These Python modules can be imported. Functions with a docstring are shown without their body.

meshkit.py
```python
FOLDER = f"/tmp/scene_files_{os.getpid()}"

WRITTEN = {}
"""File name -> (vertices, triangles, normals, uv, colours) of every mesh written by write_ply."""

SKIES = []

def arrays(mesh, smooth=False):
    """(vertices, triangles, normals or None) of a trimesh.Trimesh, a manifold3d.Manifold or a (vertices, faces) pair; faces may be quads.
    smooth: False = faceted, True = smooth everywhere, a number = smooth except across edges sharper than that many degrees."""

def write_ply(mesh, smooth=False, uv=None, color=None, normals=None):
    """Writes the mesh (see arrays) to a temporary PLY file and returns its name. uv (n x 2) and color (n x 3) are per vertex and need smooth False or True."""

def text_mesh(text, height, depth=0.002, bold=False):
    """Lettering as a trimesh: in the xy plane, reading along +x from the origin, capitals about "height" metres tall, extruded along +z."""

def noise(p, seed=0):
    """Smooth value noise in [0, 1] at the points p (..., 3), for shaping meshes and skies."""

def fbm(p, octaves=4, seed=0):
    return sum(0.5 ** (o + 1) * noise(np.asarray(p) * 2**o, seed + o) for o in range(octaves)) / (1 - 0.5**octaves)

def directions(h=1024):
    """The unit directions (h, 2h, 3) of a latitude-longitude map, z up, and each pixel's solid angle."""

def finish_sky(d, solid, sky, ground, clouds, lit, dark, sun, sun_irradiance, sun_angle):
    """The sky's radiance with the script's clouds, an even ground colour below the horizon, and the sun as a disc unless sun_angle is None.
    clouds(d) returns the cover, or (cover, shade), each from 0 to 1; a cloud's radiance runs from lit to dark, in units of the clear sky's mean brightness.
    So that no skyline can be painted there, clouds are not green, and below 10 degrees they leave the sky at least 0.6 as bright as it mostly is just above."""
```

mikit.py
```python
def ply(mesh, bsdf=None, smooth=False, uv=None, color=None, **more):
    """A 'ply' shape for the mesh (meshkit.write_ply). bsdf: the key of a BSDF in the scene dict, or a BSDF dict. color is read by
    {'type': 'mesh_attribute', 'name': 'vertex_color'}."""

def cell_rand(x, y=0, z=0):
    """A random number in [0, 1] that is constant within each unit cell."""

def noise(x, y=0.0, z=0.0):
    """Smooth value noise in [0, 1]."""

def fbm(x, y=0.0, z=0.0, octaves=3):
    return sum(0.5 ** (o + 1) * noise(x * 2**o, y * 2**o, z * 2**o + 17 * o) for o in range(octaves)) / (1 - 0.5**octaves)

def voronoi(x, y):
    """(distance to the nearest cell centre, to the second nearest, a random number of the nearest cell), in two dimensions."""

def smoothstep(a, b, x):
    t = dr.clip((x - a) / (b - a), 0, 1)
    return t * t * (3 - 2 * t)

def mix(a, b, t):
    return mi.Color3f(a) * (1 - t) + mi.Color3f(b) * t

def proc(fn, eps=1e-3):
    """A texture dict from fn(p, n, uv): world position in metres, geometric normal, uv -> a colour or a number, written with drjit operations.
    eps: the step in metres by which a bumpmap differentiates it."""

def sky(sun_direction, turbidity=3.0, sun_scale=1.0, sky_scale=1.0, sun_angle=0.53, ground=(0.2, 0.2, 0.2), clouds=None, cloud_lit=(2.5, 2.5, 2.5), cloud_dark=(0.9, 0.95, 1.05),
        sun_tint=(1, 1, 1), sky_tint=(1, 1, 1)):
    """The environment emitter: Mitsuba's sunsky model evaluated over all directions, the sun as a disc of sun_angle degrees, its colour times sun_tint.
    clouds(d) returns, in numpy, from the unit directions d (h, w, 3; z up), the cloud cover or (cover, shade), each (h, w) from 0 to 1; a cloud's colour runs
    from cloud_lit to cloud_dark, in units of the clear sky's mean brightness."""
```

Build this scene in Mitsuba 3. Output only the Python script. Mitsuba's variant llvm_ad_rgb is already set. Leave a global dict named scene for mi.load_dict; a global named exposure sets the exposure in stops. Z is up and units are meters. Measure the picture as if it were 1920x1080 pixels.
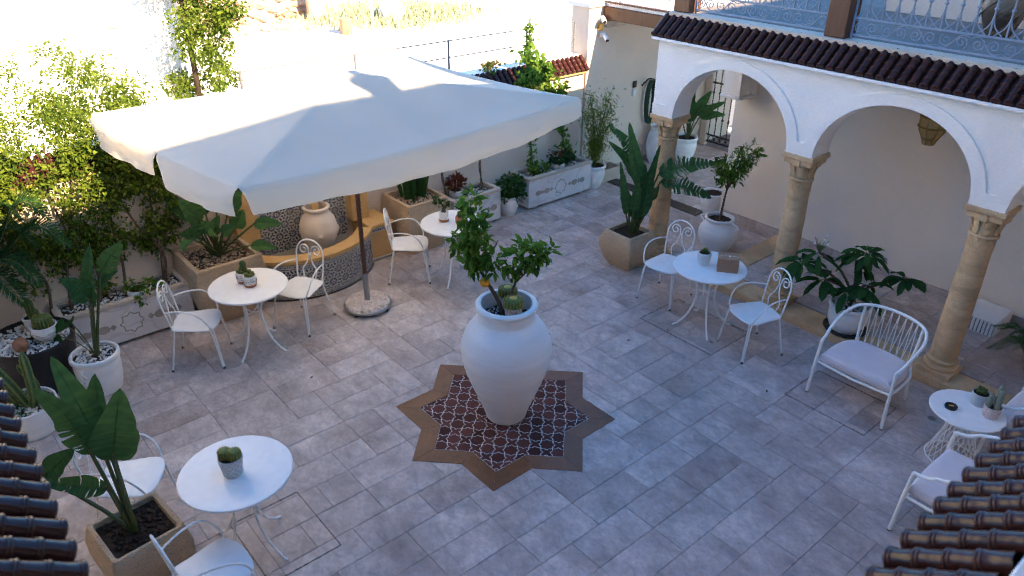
import math
import numpy as np
import drjit as dr
import mitsuba as mi
import mikit
from mikit import noise, fbm, voronoi, cell_rand, smoothstep, mix
import trimesh
from shapely.geometry import Polygon

# ------------------------------------------------------------------ camera, sky, exposure
T4 = mi.ScalarTransform4f
EYE = np.array([4.22853, -3.54501, 4.32512])
FWD = np.array([-0.66579, 0.56998, -0.48145])
UPV = np.array([-0.37231, 0.30614, 0.87658])
scene, labels = {}, {}
exposure = 3.95
SUN = (1.0, 0.14, 0.62)
scene['camera'] = {'type': 'thinlens', 'to_world': T4().look_at(origin=EYE.tolist(), target=(EYE + FWD).tolist(), up=UPV.tolist()),
                   'fov': 67.72, 'fov_axis': 'x', 'near_clip': 0.05, 'far_clip': 400.0, 'aperture_radius': 0.005, 'focus_distance': 6.3}
scene['sky'] = mikit.sky(SUN, turbidity=3.0, sun_scale=1.0, sky_scale=1.0, sky_tint=(.46, .93, 1.27), sun_tint=(1.08, 1.0, .88))

# ------------------------------------------------------------------ helpers
RNG = np.random.default_rng(7)


def arr(*a):
    return np.array(a, float)


def num(key):
    if key not in scene and key not in labels:
        return key
    i = 1
    while f'{key}_{i:03d}' in scene or f'{key}_{i:03d}' in labels:
        i += 1
    return f'{key}_{i:03d}'


def cat(ms):
    ms = [m for m in ms if m is not None and len(m[1])]
    V, F, U, at = [], [], [], 0
    for m in ms:
        V.append(m[0]); F.append(np.asarray(m[1], int) + at); at += len(m[0])
        U.append(m[2] if len(m) > 2 else np.zeros((len(m[0]), 2)))
    return np.vstack(V), np.vstack(F), np.vstack(U)


def tone(m, u, v=0.0):
    return m[0], m[1], np.tile([[u, v]], (len(m[0]), 1))


def xf(m, loc=(0, 0, 0), rz=0.0, s=1.0, rx=0.0, ry=0.0):
    V = np.asarray(m[0], float) * s
    if rx:
        c, q = math.cos(rx), math.sin(rx); V = V @ np.array([[1, 0, 0], [0, c, -q], [0, q, c]]).T
    if ry:
        c, q = math.cos(ry), math.sin(ry); V = V @ np.array([[c, 0, q], [0, 1, 0], [-q, 0, c]]).T
    if rz:
        c, q = math.cos(rz), math.sin(rz); V = V @ np.array([[c, -q, 0], [q, c, 0], [0, 0, 1]]).T
    return (V + np.asarray(loc, float), *m[1:])


def quads(Q):
    Q = np.asarray(Q, int)
    return np.vstack([Q[:, [0, 1, 2]], Q[:, [0, 2, 3]]])


def box(x0, x1, y0, y1, z0, z1, b=0.004):
    b = min(b, abs(x1 - x0) * .45, abs(y1 - y0) * .45, abs(z1 - z0) * .45)
    if b <= 0:
        P = [(x, y, z) for x in (x0, x1) for y in (y0, y1) for z in (z0, z1)]
    else:
        P = []
        for x, sx in ((x0, 1), (x1, -1)):
            for y, sy in ((y0, 1), (y1, -1)):
                for z, sz in ((z0, 1), (z1, -1)):
                    P += [(x, y + sy * b, z + sz * b), (x + sx * b, y, z + sz * b), (x + sx * b, y + sy * b, z)]
    h = trimesh.convex.convex_hull(np.array(P))
    return np.array(h.vertices), np.array(h.faces)


def hull(P):
    h = trimesh.convex.convex_hull(np.asarray(P, float))
    return np.array(h.vertices), np.array(h.faces)


def lathe(prof, n=40, a0=0.0, a1=2 * math.pi, wob=0.0):
    prof = np.asarray(prof, float); k = len(prof)
    full = abs(a1 - a0 - 2 * math.pi) < 1e-6
    m = n if full else n + 1
    a = np.linspace(a0, a1, n + 1)[:m]
    r = prof[:, 0][None, :] * (1 + wob * np.sin(3 * a + 1)[:, None] * 1.0)
    V = np.stack([r * np.cos(a)[:, None], r * np.sin(a)[:, None], np.tile(prof[:, 1], (m, 1))], -1).reshape(-1, 3)
    i, j = np.meshgrid(np.arange(n), np.arange(k - 1), indexing='ij'); i2 = (i + 1) % m if full else i + 1
    Q = np.stack([i * k + j, i2 * k + j, i2 * k + j + 1, i * k + j + 1], -1).reshape(-1, 4)
    F = quads(Q)
    v = V[F]; ar = np.linalg.norm(np.cross(v[:, 1] - v[:, 0], v[:, 2] - v[:, 0]), axis=1)
    return V, F[ar > 1e-10]


def spline(P, n=24):
    P = np.asarray(P, float)
    if len(P) == 2:
        t = np.linspace(0, 1, n)[:, None]; return P[0] * (1 - t) + P[1] * t
    Q = np.vstack([2 * P[0] - P[1], P, 2 * P[-1] - P[-2]]); out = []
    m = max(2, int(math.ceil(n / (len(P) - 1))))
    for i in range(1, len(Q) - 2):
        t = np.linspace(0, 1, m, endpoint=(i == len(Q) - 3))[:, None]
        p0, p1, p2, p3 = Q[i - 1], Q[i], Q[i + 1], Q[i + 2]
        out.append(.5 * (2 * p1 + (p2 - p0) * t + (2 * p0 - 5 * p1 + 4 * p2 - p3) * t * t + (3 * p1 - p0 - 3 * p2 + p3) * t ** 3))
    return np.vstack(out)


def frames(P):
    t = np.gradient(P, axis=0); t /= np.maximum(np.linalg.norm(t, axis=1, keepdims=True), 1e-12)
    ref = arr(0, 0, 1) if abs(t[0, 2]) < .9 else arr(1, 0, 0)
    u = np.cross(ref, t[0]); u /= np.linalg.norm(u); U = [u]
    for i in range(1, len(P)):
        u = U[-1] - t[i] * (U[-1] @ t[i]); U.append(u / np.linalg.norm(u))
    U = np.array(U); return t, U, np.cross(t, U)


def tube(P, r, n=8, caps=True, closed=False):
    P = np.asarray(P, float)
    if closed:
        P = np.vstack([P, P[:1]])
    k = len(P); r = np.atleast_1d(np.asarray(r, float)); r = np.interp(np.linspace(0, 1, k), np.linspace(0, 1, len(r)), r) if len(r) > 1 else np.full(k, r[0])
    t, U, W = frames(P)
    a = np.arange(n) * 2 * math.pi / n
    V = P[:, None] + r[:, None, None] * (U[:, None] * np.cos(a)[None, :, None] + W[:, None] * np.sin(a)[None, :, None])
    V = V.reshape(-1, 3)
    i, j = np.meshgrid(np.arange(k - 1), np.arange(n), indexing='ij'); j2 = (j + 1) % n
    F = quads(np.stack([i * n + j, i * n + j2, (i + 1) * n + j2, (i + 1) * n + j], -1).reshape(-1, 4))
    if caps and not closed:
        V = np.vstack([V, P[:1], P[-1:]]); c0, c1 = k * n, k * n + 1; j = np.arange(n); j2 = (j + 1) % n
        F = np.vstack([F, np.stack([j2, j, 0 * j + c0], 1), np.stack([(k - 1) * n + j, (k - 1) * n + j2, 0 * j + c1], 1)])
    return V, F


def ball(c, r, n=2):
    s = trimesh.creation.icosphere(subdivisions=n)
    return np.array(s.vertices) * np.asarray(r, float) + np.asarray(c, float), np.array(s.faces)


def prism(poly, z0, z1, bevel=0.0):
    """a convex or concave polygon (list of points or shapely) as a slab"""
    P = poly if isinstance(poly, Polygon) else Polygon(poly)
    m = trimesh.creation.extrude_polygon(P, z1 - z0)
    return np.array(m.vertices) + [0, 0, z0], np.array(m.faces)


def slab(pts, z0, z1, b=0.003):
    """convex polygon slab with a chamfered upper edge"""
    p = np.asarray(pts, float); c = p.mean(0); q = c + (p - c) * (1 - b / max(1e-6, np.linalg.norm(p - c, axis=1).min()))
    return hull(np.vstack([np.c_[p, np.full(len(p), z0)], np.c_[p, np.full(len(p), z1 - b)], np.c_[q, np.full(len(p), z1)]]))


def mapxyz(m, ax):
    """permute: columns of the mesh's (x, y, z) become the axes ax (three vectors), e.g. to stand a slab upright"""
    return (np.asarray(m[0]) @ np.array(ax, float), *m[1:])


class Proto:
    """meshes of one thing's parts; inst() adds a copy under its own key"""
    def __init__(self):
        self.parts = []

    def add(self, name, mesh, mat, smooth=35, **lab):
        if len(mesh) > 2 and smooth not in (False, True):
            smooth = True
        uv = mesh[2] if len(mesh) > 2 else None
        d = mikit.ply((mesh[0], mesh[1]), mat, smooth=smooth, uv=uv)
        self.parts.append((name, d, lab)); return self


def inst(P, name, label=None, cat_=None, loc=(0, 0, 0), rz=0.0, s=1.0, group=None, kind=None, m=None):
    key = num(name)
    labels[key] = {}
    if label: labels[key]['label'] = label
    if cat_: labels[key]['category'] = cat_
    if group: labels[key]['group'] = group
    if kind: labels[key]['kind'] = kind
    M = m if m is not None else T4().translate(list(map(float, loc))).rotate([0, 0, 1], math.degrees(rz)).scale(s)
    seen = {}
    for (pn, d, lab) in P.parts:
        # repeated names are numbered; 'a>b' puts b under the latest a
        if pn == '':
            k = key
        else:
            segs = pn.split('>'); base = key
            for i, sname in enumerate(segs):
                full = base + '__' + sname
                if i < len(segs) - 1:
                    base = seen[full][1]
                else:
                    c = seen.get(full, (-1, ''))[0] + 1
                    k = full if c == 0 else f'{full}_{c:03d}'
                    seen[full] = (c, k)
        scene[k] = {**d, 'to_world': M}
        if lab: labels[k] = dict(lab)
    return key


def one(name, mesh, mat, label=None, cat_=None, smooth=35, group=None, kind=None):
    """a thing or piece of setting that is a single mesh in world coordinates"""
    return inst(Proto().add('', mesh, mat, smooth), name, label, cat_, group=group, kind=kind)


# ------------------------------------------------------------------ materials
def rgb(c):
    return {'type': 'rgb', 'value': list(c)}


def mat(name, color, rough=.6, spec=.4, metal=0.0, coat=0.0, bump=None, two=False, **kw):
    c = mikit.proc(color) if callable(color) else rgb(color)
    r = mikit.proc(rough) if callable(rough) else float(rough)
    b = {'type': 'principled', 'base_color': c, 'roughness': r, 'specular': spec, 'metallic': metal, **kw}
    if coat:
        b['clearcoat'] = coat; b['clearcoat_gloss'] = .9
    if bump:
        b = {'type': 'bumpmap', 'arbitrary': mikit.proc(bump[0], eps=bump[2]), 'scale': bump[1], 'bsdf': b}
    scene[name] = {'type': 'twosided', 'bsdf': b}
    return name


def leafmat(name, dark, light, trans=.5, rough=.45):
    def fn(p, n, uv):
        g = .85 + .3 * noise(p.x * 30, p.y * 30, p.z * 30)
        return mix(dark, light, dr.clip(uv.x, 0, 1)) * g
    scene[name] = {'type': 'principledthin', 'base_color': mikit.proc(fn), 'roughness': rough, 'diff_trans': trans, 'spec_trans': 0.0, 'eta': 1.35}
    return name


def c_plaster(base, vary=.12, stain=(.45, .36, .26), amt=.16):
    lo, hi = tuple(float(c) * (1 - vary) for c in base), tuple(float(c) * (1 + vary * .4) for c in base)
    def fn(p, n, uv):
        a = fbm(p.x * .9 + 3, p.y * .9, p.z * .9, 4)
        b = noise(p.x * 60, p.y * 60, p.z * 60)
        st = smoothstep(.56, .8, fbm(p.x * 2.3, p.y * 2.3, p.z * .7 + 9, 4))
        return mix(lo, hi, a) * (.96 + .08 * b) * (1 - amt * st) + mi.Color3f(*stain) * (amt * st)
    return fn


def h_plaster(p, n, uv):
    return fbm(p.x * 28, p.y * 28, p.z * 28, 3)


mat('m_wall', c_plaster((.65, .545, .45)), .85, .25, bump=(h_plaster, .003, .004))
mat('m_gallery_wall_lightened', c_plaster((.74, .665, .57)), .85, .25, bump=(h_plaster, .003, .004))  # wall plaster lightened to make up for light missing inside the gallery
mat('m_white_plaster', c_plaster((.78, .755, .72), .08, (.5, .44, .36), .08), .8, .25, bump=(h_plaster, .002, .004))


def c_floor(p, n, uv):
    o = uv.y * 37.0
    a = fbm(p.x * 3.1 + o, p.y * 3.1 - o, 0, 4)
    b = fbm(p.x * 9 + o, p.y * 14, 3.0, 3)
    g = noise(p.x * 140, p.y * 140, 1.0)
    vein = smoothstep(.055, .0, dr.abs(fbm(p.x * 2.2 - o, p.y * 4.4 + o, 5.0, 4) - .5))
    col = mix((.288, .228, .205), (.55, .472, .432), dr.clip(.22 + uv.x * .34 + 1.1 * (a - .42), 0, 1))
    f = fbm(p.x * 34 + o, p.y * 46 - o, 7.0, 3)
    col = col * (.80 + .38 * b) * (.90 + .20 * g) * (.80 + .40 * f)
    dirt = smoothstep(.58, .82, fbm(p.x * 1.3 + 11, p.y * 1.3, 2.0, 4))
    return mix(col, (.17, .135, .12), .35 * dirt + .22 * vein)


def r_floor(p, n, uv):
    return .40 + .3 * fbm(p.x * 4 + uv.y * 9, p.y * 4, 0, 3)


mat('m_floor', c_floor, r_floor, .45, bump=(lambda p, n, uv: fbm(p.x * 9, p.y * 14, uv.y * 9, 4), .006, .004))
mat('m_grout', lambda p, n, uv: mix((.13, .11, .10), (.20, .17, .155), noise(p.x * 40, p.y * 40, 0)), .9, .2)


def c_sandstone(p, n, uv):
    a = fbm(p.x * 6, p.y * 6, p.z * 6, 4); b = noise(p.x * 90, p.y * 90, p.z * 90)
    w = smoothstep(.5, .75, fbm(p.x * 3, p.y * 3, p.z * 9 + 4, 4))
    return mix((.40, .252, .130), (.65, .465, .275), a) * (.88 + .24 * b) * (1 - .25 * w)


mat('m_sandstone', c_sandstone, .75, .3, bump=(lambda p, n, uv: fbm(p.x * 45, p.y * 45, p.z * 45, 3), .004, .003))


def c_ochre(p, n, uv):
    a = fbm(p.x * 5, p.y * 5, p.z * 5, 4); b = noise(p.x * 80, p.y * 80, p.z * 80)
    return mix((.42, .235, .085), (.60, .39, .165), a) * (.88 + .22 * b)


mat('m_ochre', c_ochre, .6, .35, bump=(lambda p, n, uv: fbm(p.x * 50, p.y * 50, p.z * 50, 3), .003, .003))


def c_glaze(p, n, uv):
    a = fbm(p.x * 9 + uv.y * 20, p.y * 9, p.z * 9, 3)
    e = smoothstep(.52, .9, uv.x) * (.3 + .5 * noise(p.x * 70, p.y * 70, p.z * 70))
    c = mix((.021, .0072, .0066), (.062, .019, .015), a)
    return mix(c, (.085, .040, .024), dr.clip(e, 0, 1))


mat('m_glaze', c_glaze, lambda p, n, uv: .10 + .14 * fbm(p.x * 25, p.y * 25, p.z * 25, 2), .22, bump=(lambda p, n, uv: fbm(p.x * 35, p.y * 35, p.z * 35, 2), .0022, .003))


def c_rough_stone(p, n, uv):
    a = fbm(p.x * 4, p.y * 4, p.z * 4, 4)
    pit = smoothstep(.58, .72, fbm(p.x * 95, p.y * 95, p.z * 95, 2))
    w = smoothstep(.48, .7, fbm(p.x * 2 + 4, p.y * 2, p.z * 3.5, 4))
    g = noise(p.x * 160, p.y * 160, p.z * 160)
    c = mix((.345, .24, .145), (.56, .43, .295), a) * (.86 + .28 * g)
    return mix(mix(c, (.19, .135, .09), .5 * pit), (.21, .165, .12), .35 * w)


mat('m_rough_stone', c_rough_stone, .9, .2, bump=(lambda p, n, uv: fbm(p.x * 60, p.y * 60, p.z * 60, 3), .010, .003))


def c_marble(p, n, uv):
    a = fbm(p.x * 5, p.y * 5, p.z * 5, 4)
    v = smoothstep(.05, 0, dr.abs(fbm(p.x * 3.4, p.y * 3.4, p.z * 3.4 + 7, 4) - .5))
    return mix((.56, .52, .50), (.70, .67, .65), a) * (1 - .14 * v) * (.96 + .07 * noise(p.x * 120, p.y * 120, p.z * 120))


mat('m_marble', c_marble, .45, .4)
mat('m_travertine', lambda p, n, uv: mix((.40, .32, .245), (.56, .47, .38), fbm(p.x * 7, p.y * 7, p.z * 12, 4)) * (.9 + .2 * noise(p.x * 110, p.y * 110, p.z * 110)), .6, .35)
mat('m_inlay', lambda p, n, uv: mix((.27, .22, .185), (.39, .33, .285), fbm(p.x * 14, p.y * 14, p.z * 14, 3)), .5, .4)
mat('m_ceramic', lambda p, n, uv: mix((.66, .65, .63), (.79, .78, .765), fbm(p.x * 2.5, p.y * 2.5, p.z * 16, 4)) * (.97 + .05 * noise(p.x * 50, p.y * 50, p.z * 50)),
    lambda p, n, uv: .22 + .25 * fbm(p.x * 6, p.y * 6, p.z * 18, 3), .5, bump=(lambda p, n, uv: fbm(p.x * 5, p.y * 5, p.z * 40, 3), .0022, .004))
mat('m_jar_warm_light', lambda p, n, uv: mix((.56, .46, .36), (.70, .60, .49), fbm(p.x * 5, p.y * 5, p.z * 9, 4)), .5, .4)  # warm light under the canopy put into the cream colour
mat('m_paint', lambda p, n, uv: mi.Color3f(.76, .755, .73) * (.94 + .08 * noise(p.x * 24, p.y * 24, p.z * 24)), .38, .45)
mat('m_cushion', lambda p, n, uv: mi.Color3f(.60, .545, .555) * (.90 + .1 * fbm(p.x * 14, p.y * 14, p.z * 14, 3)) * (.94 + .12 * noise(p.x * 420, p.y * 420, p.z * 420)), .95, .15, sheen=.3)
mat('m_cord', (.72, .69, .64), .8, .2)
mat('m_wood', lambda p, n, uv: mix((.055, .020, .010), (.14, .055, .025), fbm(p.x * 40, p.y * 40, p.z * 3.0, 4)), .42, .45)
mat('m_pole_wood', lambda p, n, uv: mix((.05, .022, .012), (.10, .045, .024), fbm(p.x * 50, p.y * 50, p.z * 3.0, 3)), .4, .45)
mat('m_steel', (.32, .33, .34), .42, .5, metal=.8)
mat('m_post_grey', (.13, .13, .14), .5, .4)
mat('m_balcony_tile_shaded', lambda p, n, uv: mix((.13, .115, .105), (.20, .18, .165), fbm(p.x * 5, p.y * 5, 0, 3)) * (.9 + .2 * noise(p.x * 90, p.y * 90, 0)), .85, .15)  # darkened in place of the shade of an unbuilt balcony roof
mat('m_black', (.018, .017, .017), .45, .4)
mat('m_iron_blue', lambda p, n, uv: mi.Color3f(.20, .245, .31) * (.85 + .25 * noise(p.x * 40, p.y * 40, p.z * 40)), .45, .45)
mat('m_iron_dark', (.025, .022, .02), .5, .4)
mat('m_brass', (.42, .27, .09), .35, .5, metal=.85)


def c_terrazzo(p, n, uv):
    d = voronoi(p.x * 80 + p.z * 31, p.y * 80 - p.z * 27)
    c = mix(mix((.62, .56, .52), (.40, .27, .21), smoothstep(.25, .55, d[2])), (.11, .10, .095), smoothstep(.72, .86, d[2]))
    return mix((.50, .43, .385), c, smoothstep(.06, .16, d[1] - d[0]))


mat('m_terrazzo', c_terrazzo, .55, .4)
mat('m_soil', lambda p, n, uv: mix((.018, .012, .009), (.065, .045, .033), fbm(p.x * 45, p.y * 45, p.z * 45, 3)), .95, .1, bump=(lambda p, n, uv: fbm(p.x * 40, p.y * 40, p.z * 40, 3), .05, .004))
mat('m_pebble', lambda p, n, uv: mix((.26, .24, .22), (.74, .72, .69), uv.x) * (.9 + .2 * noise(p.x * 90, p.y * 90, p.z * 90)), .6, .35)
mat('m_gravel_tan', lambda p, n, uv: mix((.24, .16, .10), (.50, .39, .275), uv.x), .7, .3)
mat('m_star_border', lambda p, n, uv: mix((.125, .048, .019), (.225, .092, .036), dr.clip(fbm(p.x * 5 + uv.y * 20, p.y * 5, 0, 4) * .8 + uv.x * .3, 0, 1)) * (.88 + .22 * noise(p.x * 90, p.y * 90, 0)), .42, .45)
mat('m_mosaic_dark', lambda p, n, uv: mix((.055, .017, .014), (.135, .045, .036), uv.x) * (.8 + .4 * noise(p.x * 120, p.y * 120, 0)), .65, .15)
mat('m_mosaic_white', lambda p, n, uv: mi.Color3f(.66, .605, .56) * (.85 + .2 * noise(p.x * 90, p.y * 90, p.z * 60)), .5, .4)
mat('m_zellige_ground', lambda p, n, uv: mix((.44, .40, .33), (.62, .57, .49), noise(p.x * 60, p.y * 60, p.z * 60)), .35, .5)
mat('m_zellige_dark', lambda p, n, uv: mix((.012, .014, .022), (.035, .055, .14), uv.x), .2, .55)
mat('m_canvas', (.5, .5, .5))


def c_canvas(p, n, uv):
    w = .5 + .25 * dr.sin(p.x * 900) * dr.sin(p.y * 900)
    return mi.Color3f(.92, .845, .72) * (.93 + .06 * fbm(p.x * 3, p.y * 3, p.z * 3, 3) + .03 * w)


scene['m_canvas'] = {'type': 'principledthin', 'base_color': mikit.proc(c_canvas), 'roughness': .85, 'diff_trans': 1.2, 'spec_trans': 0.0, 'eta': 1.2}
leafmat('m_leaf', (.042, .105, .020), (.20, .32, .048), .9)
leafmat('m_leaf_yellow', (.035, .075, .012), (.19, .25, .035), .8)
leafmat('m_leaf_dark', (.014, .046, .017), (.048, .112, .032), .5, .35)
leafmat('m_leaf_strel', (.026, .078, .036), (.095, .185, .055), .6, .32)
leafmat('m_leaf_red', (.05, .05, .02), (.22, .028, .022), .5)
mat('m_bark', lambda p, n, uv: mix((.045, .030, .020), (.16, .115, .08), fbm(p.x * 50, p.y * 50, p.z * 16, 3)), .9, .2)
mat('m_dark_bark', lambda p, n, uv: mix((.012, .009, .007), (.05, .035, .024), fbm(p.x * 40, p.y * 40, p.z * 12, 3)), .9, .2)
mat('m_stem', lambda p, n, uv: mix((.035, .06, .018), (.085, .10, .035), fbm(p.x * 20, p.y * 20, p.z * 8, 3)), .5, .4)
mat('m_cactus', lambda p, n, uv: mix((.024, .058, .018), (.17, .20, .055), dr.clip(uv.x + .4 * (noise(p.x * 90, p.y * 90, p.z * 90) - .5), 0, 1)), .6, .3)
mat('m_cactus_grey', lambda p, n, uv: mix((.09, .115, .085), (.27, .30, .25), dr.clip(uv.x + .5 * (noise(p.x * 160, p.y * 160, p.z * 160) - .5), 0, 1)), .8, .2)
mat('m_spine', (.60, .44, .12), .7, .3)
mat('m_orange', lambda p, n, uv: mix((.62, .24, .012), (.72, .33, .02), noise(p.x * 50, p.y * 50, p.z * 50)), .4, .4)
mat('m_cardboard', lambda p, n, uv: mi.Color3f(.33, .19, .118) * (.9 + .15 * noise(p.x * 30, p.y * 200, p.z * 30)), .8, .2)
mat('m_pink_terrazzo', lambda p, n, uv: mix((.44, .33, .32), (.62, .55, .53), smoothstep(.5, .62, noise(p.x * 130, p.y * 130, p.z * 130))), .6, .3)
mat('m_grey_pot', lambda p, n, uv: mi.Color3f(.42, .44, .45) * (.9 + .16 * noise(p.x * 60, p.y * 60, p.z * 60)), .6, .3)
mat('m_terracotta', lambda p, n, uv: mix((.25, .10, .055), (.40, .19, .11), fbm(p.x * 25, p.y * 25, p.z * 25, 3)), .8, .25)
mat('m_lot', lambda p, n, uv: mix((.58, .545, .49), (.74, .70, .64), fbm(p.x * .6, p.y * .6, 0, 5)) * (.85 + .25 * noise(p.x * 9, p.y * 9, 0)), .95, .15)  # brightened towards the overexposed white of the sunlit ground
mat('m_rubble', lambda p, n, uv: mix((.34, .21, .14), (.60, .50, .42), fbm(p.x * 2.5, p.y * 2.5, p.z * 2.5, 5)) * (.75 + .5 * noise(p.x * 11, p.y * 11, p.z * 11)), .95, .15, bump=(lambda p, n, uv: fbm(p.x * 6, p.y * 6, p.z * 6, 4), .05, .02))  # paled to carry the glare over the lot
mat('m_grass', lambda p, n, uv: mix((.28, .32, .16), (.52, .52, .36), uv.x), .9, .1)  # glare over the lot put into the pale colour
mat('m_hose', (.02, .06, .035), .45, .4)
mat('m_water', (.01, .012, .012), .06, .5)
mat('m_camera_white', (.62, .63, .65), .4, .4)
# ------------------------------------------------------------------ ground, floors
one('lot', cat([box(-90, -4.12, -60, 70, .7, 1.0, 0)]), 'm_lot', 'pale bare ground of the sunlit lot behind the courtyard wall', kind='structure')
one('ground', cat([box(-4.12, 70, -60, 70, -.3, -.035, 0)]), 'm_lot', 'plain ground under and around the courtyard', kind='structure')

MOD, X0, Y0 = .2885, .042, -.022


def tile_cells(xr, yr, seed, p2=.58, p4=.10):
    """modular paving: rows along y of one- and two-module pieces, now and then a square of four; clipped to the rectangle"""
    rng = np.random.default_rng(seed)
    i0, i1 = int(math.floor((xr[0] - X0) / MOD)), int(math.ceil((xr[1] - X0) / MOD))
    j0, j1 = int(math.floor((yr[0] - Y0) / MOD)), int(math.ceil((yr[1] - Y0) / MOD))
    used, out = set(), []
    for i in range(i0, i1):
        for j in range(j0, j1):
            if (i, j) in used: continue
            q, w, h = rng.random(), 1, 1
            if q < p4 and (i + 1, j) not in used and (i, j + 1) not in used and (i + 1, j + 1) not in used: w, h = 2, 2
            elif q < p4 + p2 and (i, j + 1) not in used: w, h = 1, 2
            elif q < p4 + p2 + .10 and (i + 1, j) not in used: w, h = 2, 1
            for a in range(w):
                for b in range(h): used.add((i + a, j + b))
            r = [max(xr[0], X0 + i * MOD), min(xr[1], X0 + (i + w) * MOD), max(yr[0], Y0 + j * MOD), min(yr[1], Y0 + (j + h) * MOD)]
            if r[1] - r[0] > .02 and r[3] - r[2] > .02: out.append(r)
    return out


def pave(P, cells, z, seed, most=290, hide=None, loose='outer_tile'):
    rng = np.random.default_rng(seed + 50); rest = []
    near = sorted(cells, key=lambda c: -(c[1] - c[0]) * (c[3] - c[2]) / (((c[0] + c[1]) / 2 - EYE[0]) ** 2 + ((c[2] + c[3]) / 2 - EYE[1]) ** 2 + 18))
    near = [c for c in near if not (hide and hide(c))] + [c for c in near if hide and hide(c)]
    for k, c in enumerate(near):
        g = .0018; d = rng.normal(0, .0007)
        m = tone(box(c[0] + g, c[1] - g, c[2] + g, c[3] - g, z - .03, z + d, .0016), rng.beta(2, 2), rng.random())
        if k < most and not (hide and hide(c)): P.add('tile', m, 'm_floor', smooth=False)
        else: rest.append(m)
    if rest: P.add(loose, cat(rest), 'm_floor', smooth=False, kind='stuff')


def unseen(c):
    x, y = (c[0] + c[1]) / 2, (c[2] + c[3]) / 2
    return (x > 1.0 and y < -2.2 + (x - 1.0)) or y < -3.3 or x < -3.55 or (x > 3.3 and y < 2.4) or (x < -2.9 and y < -1.2)


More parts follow.
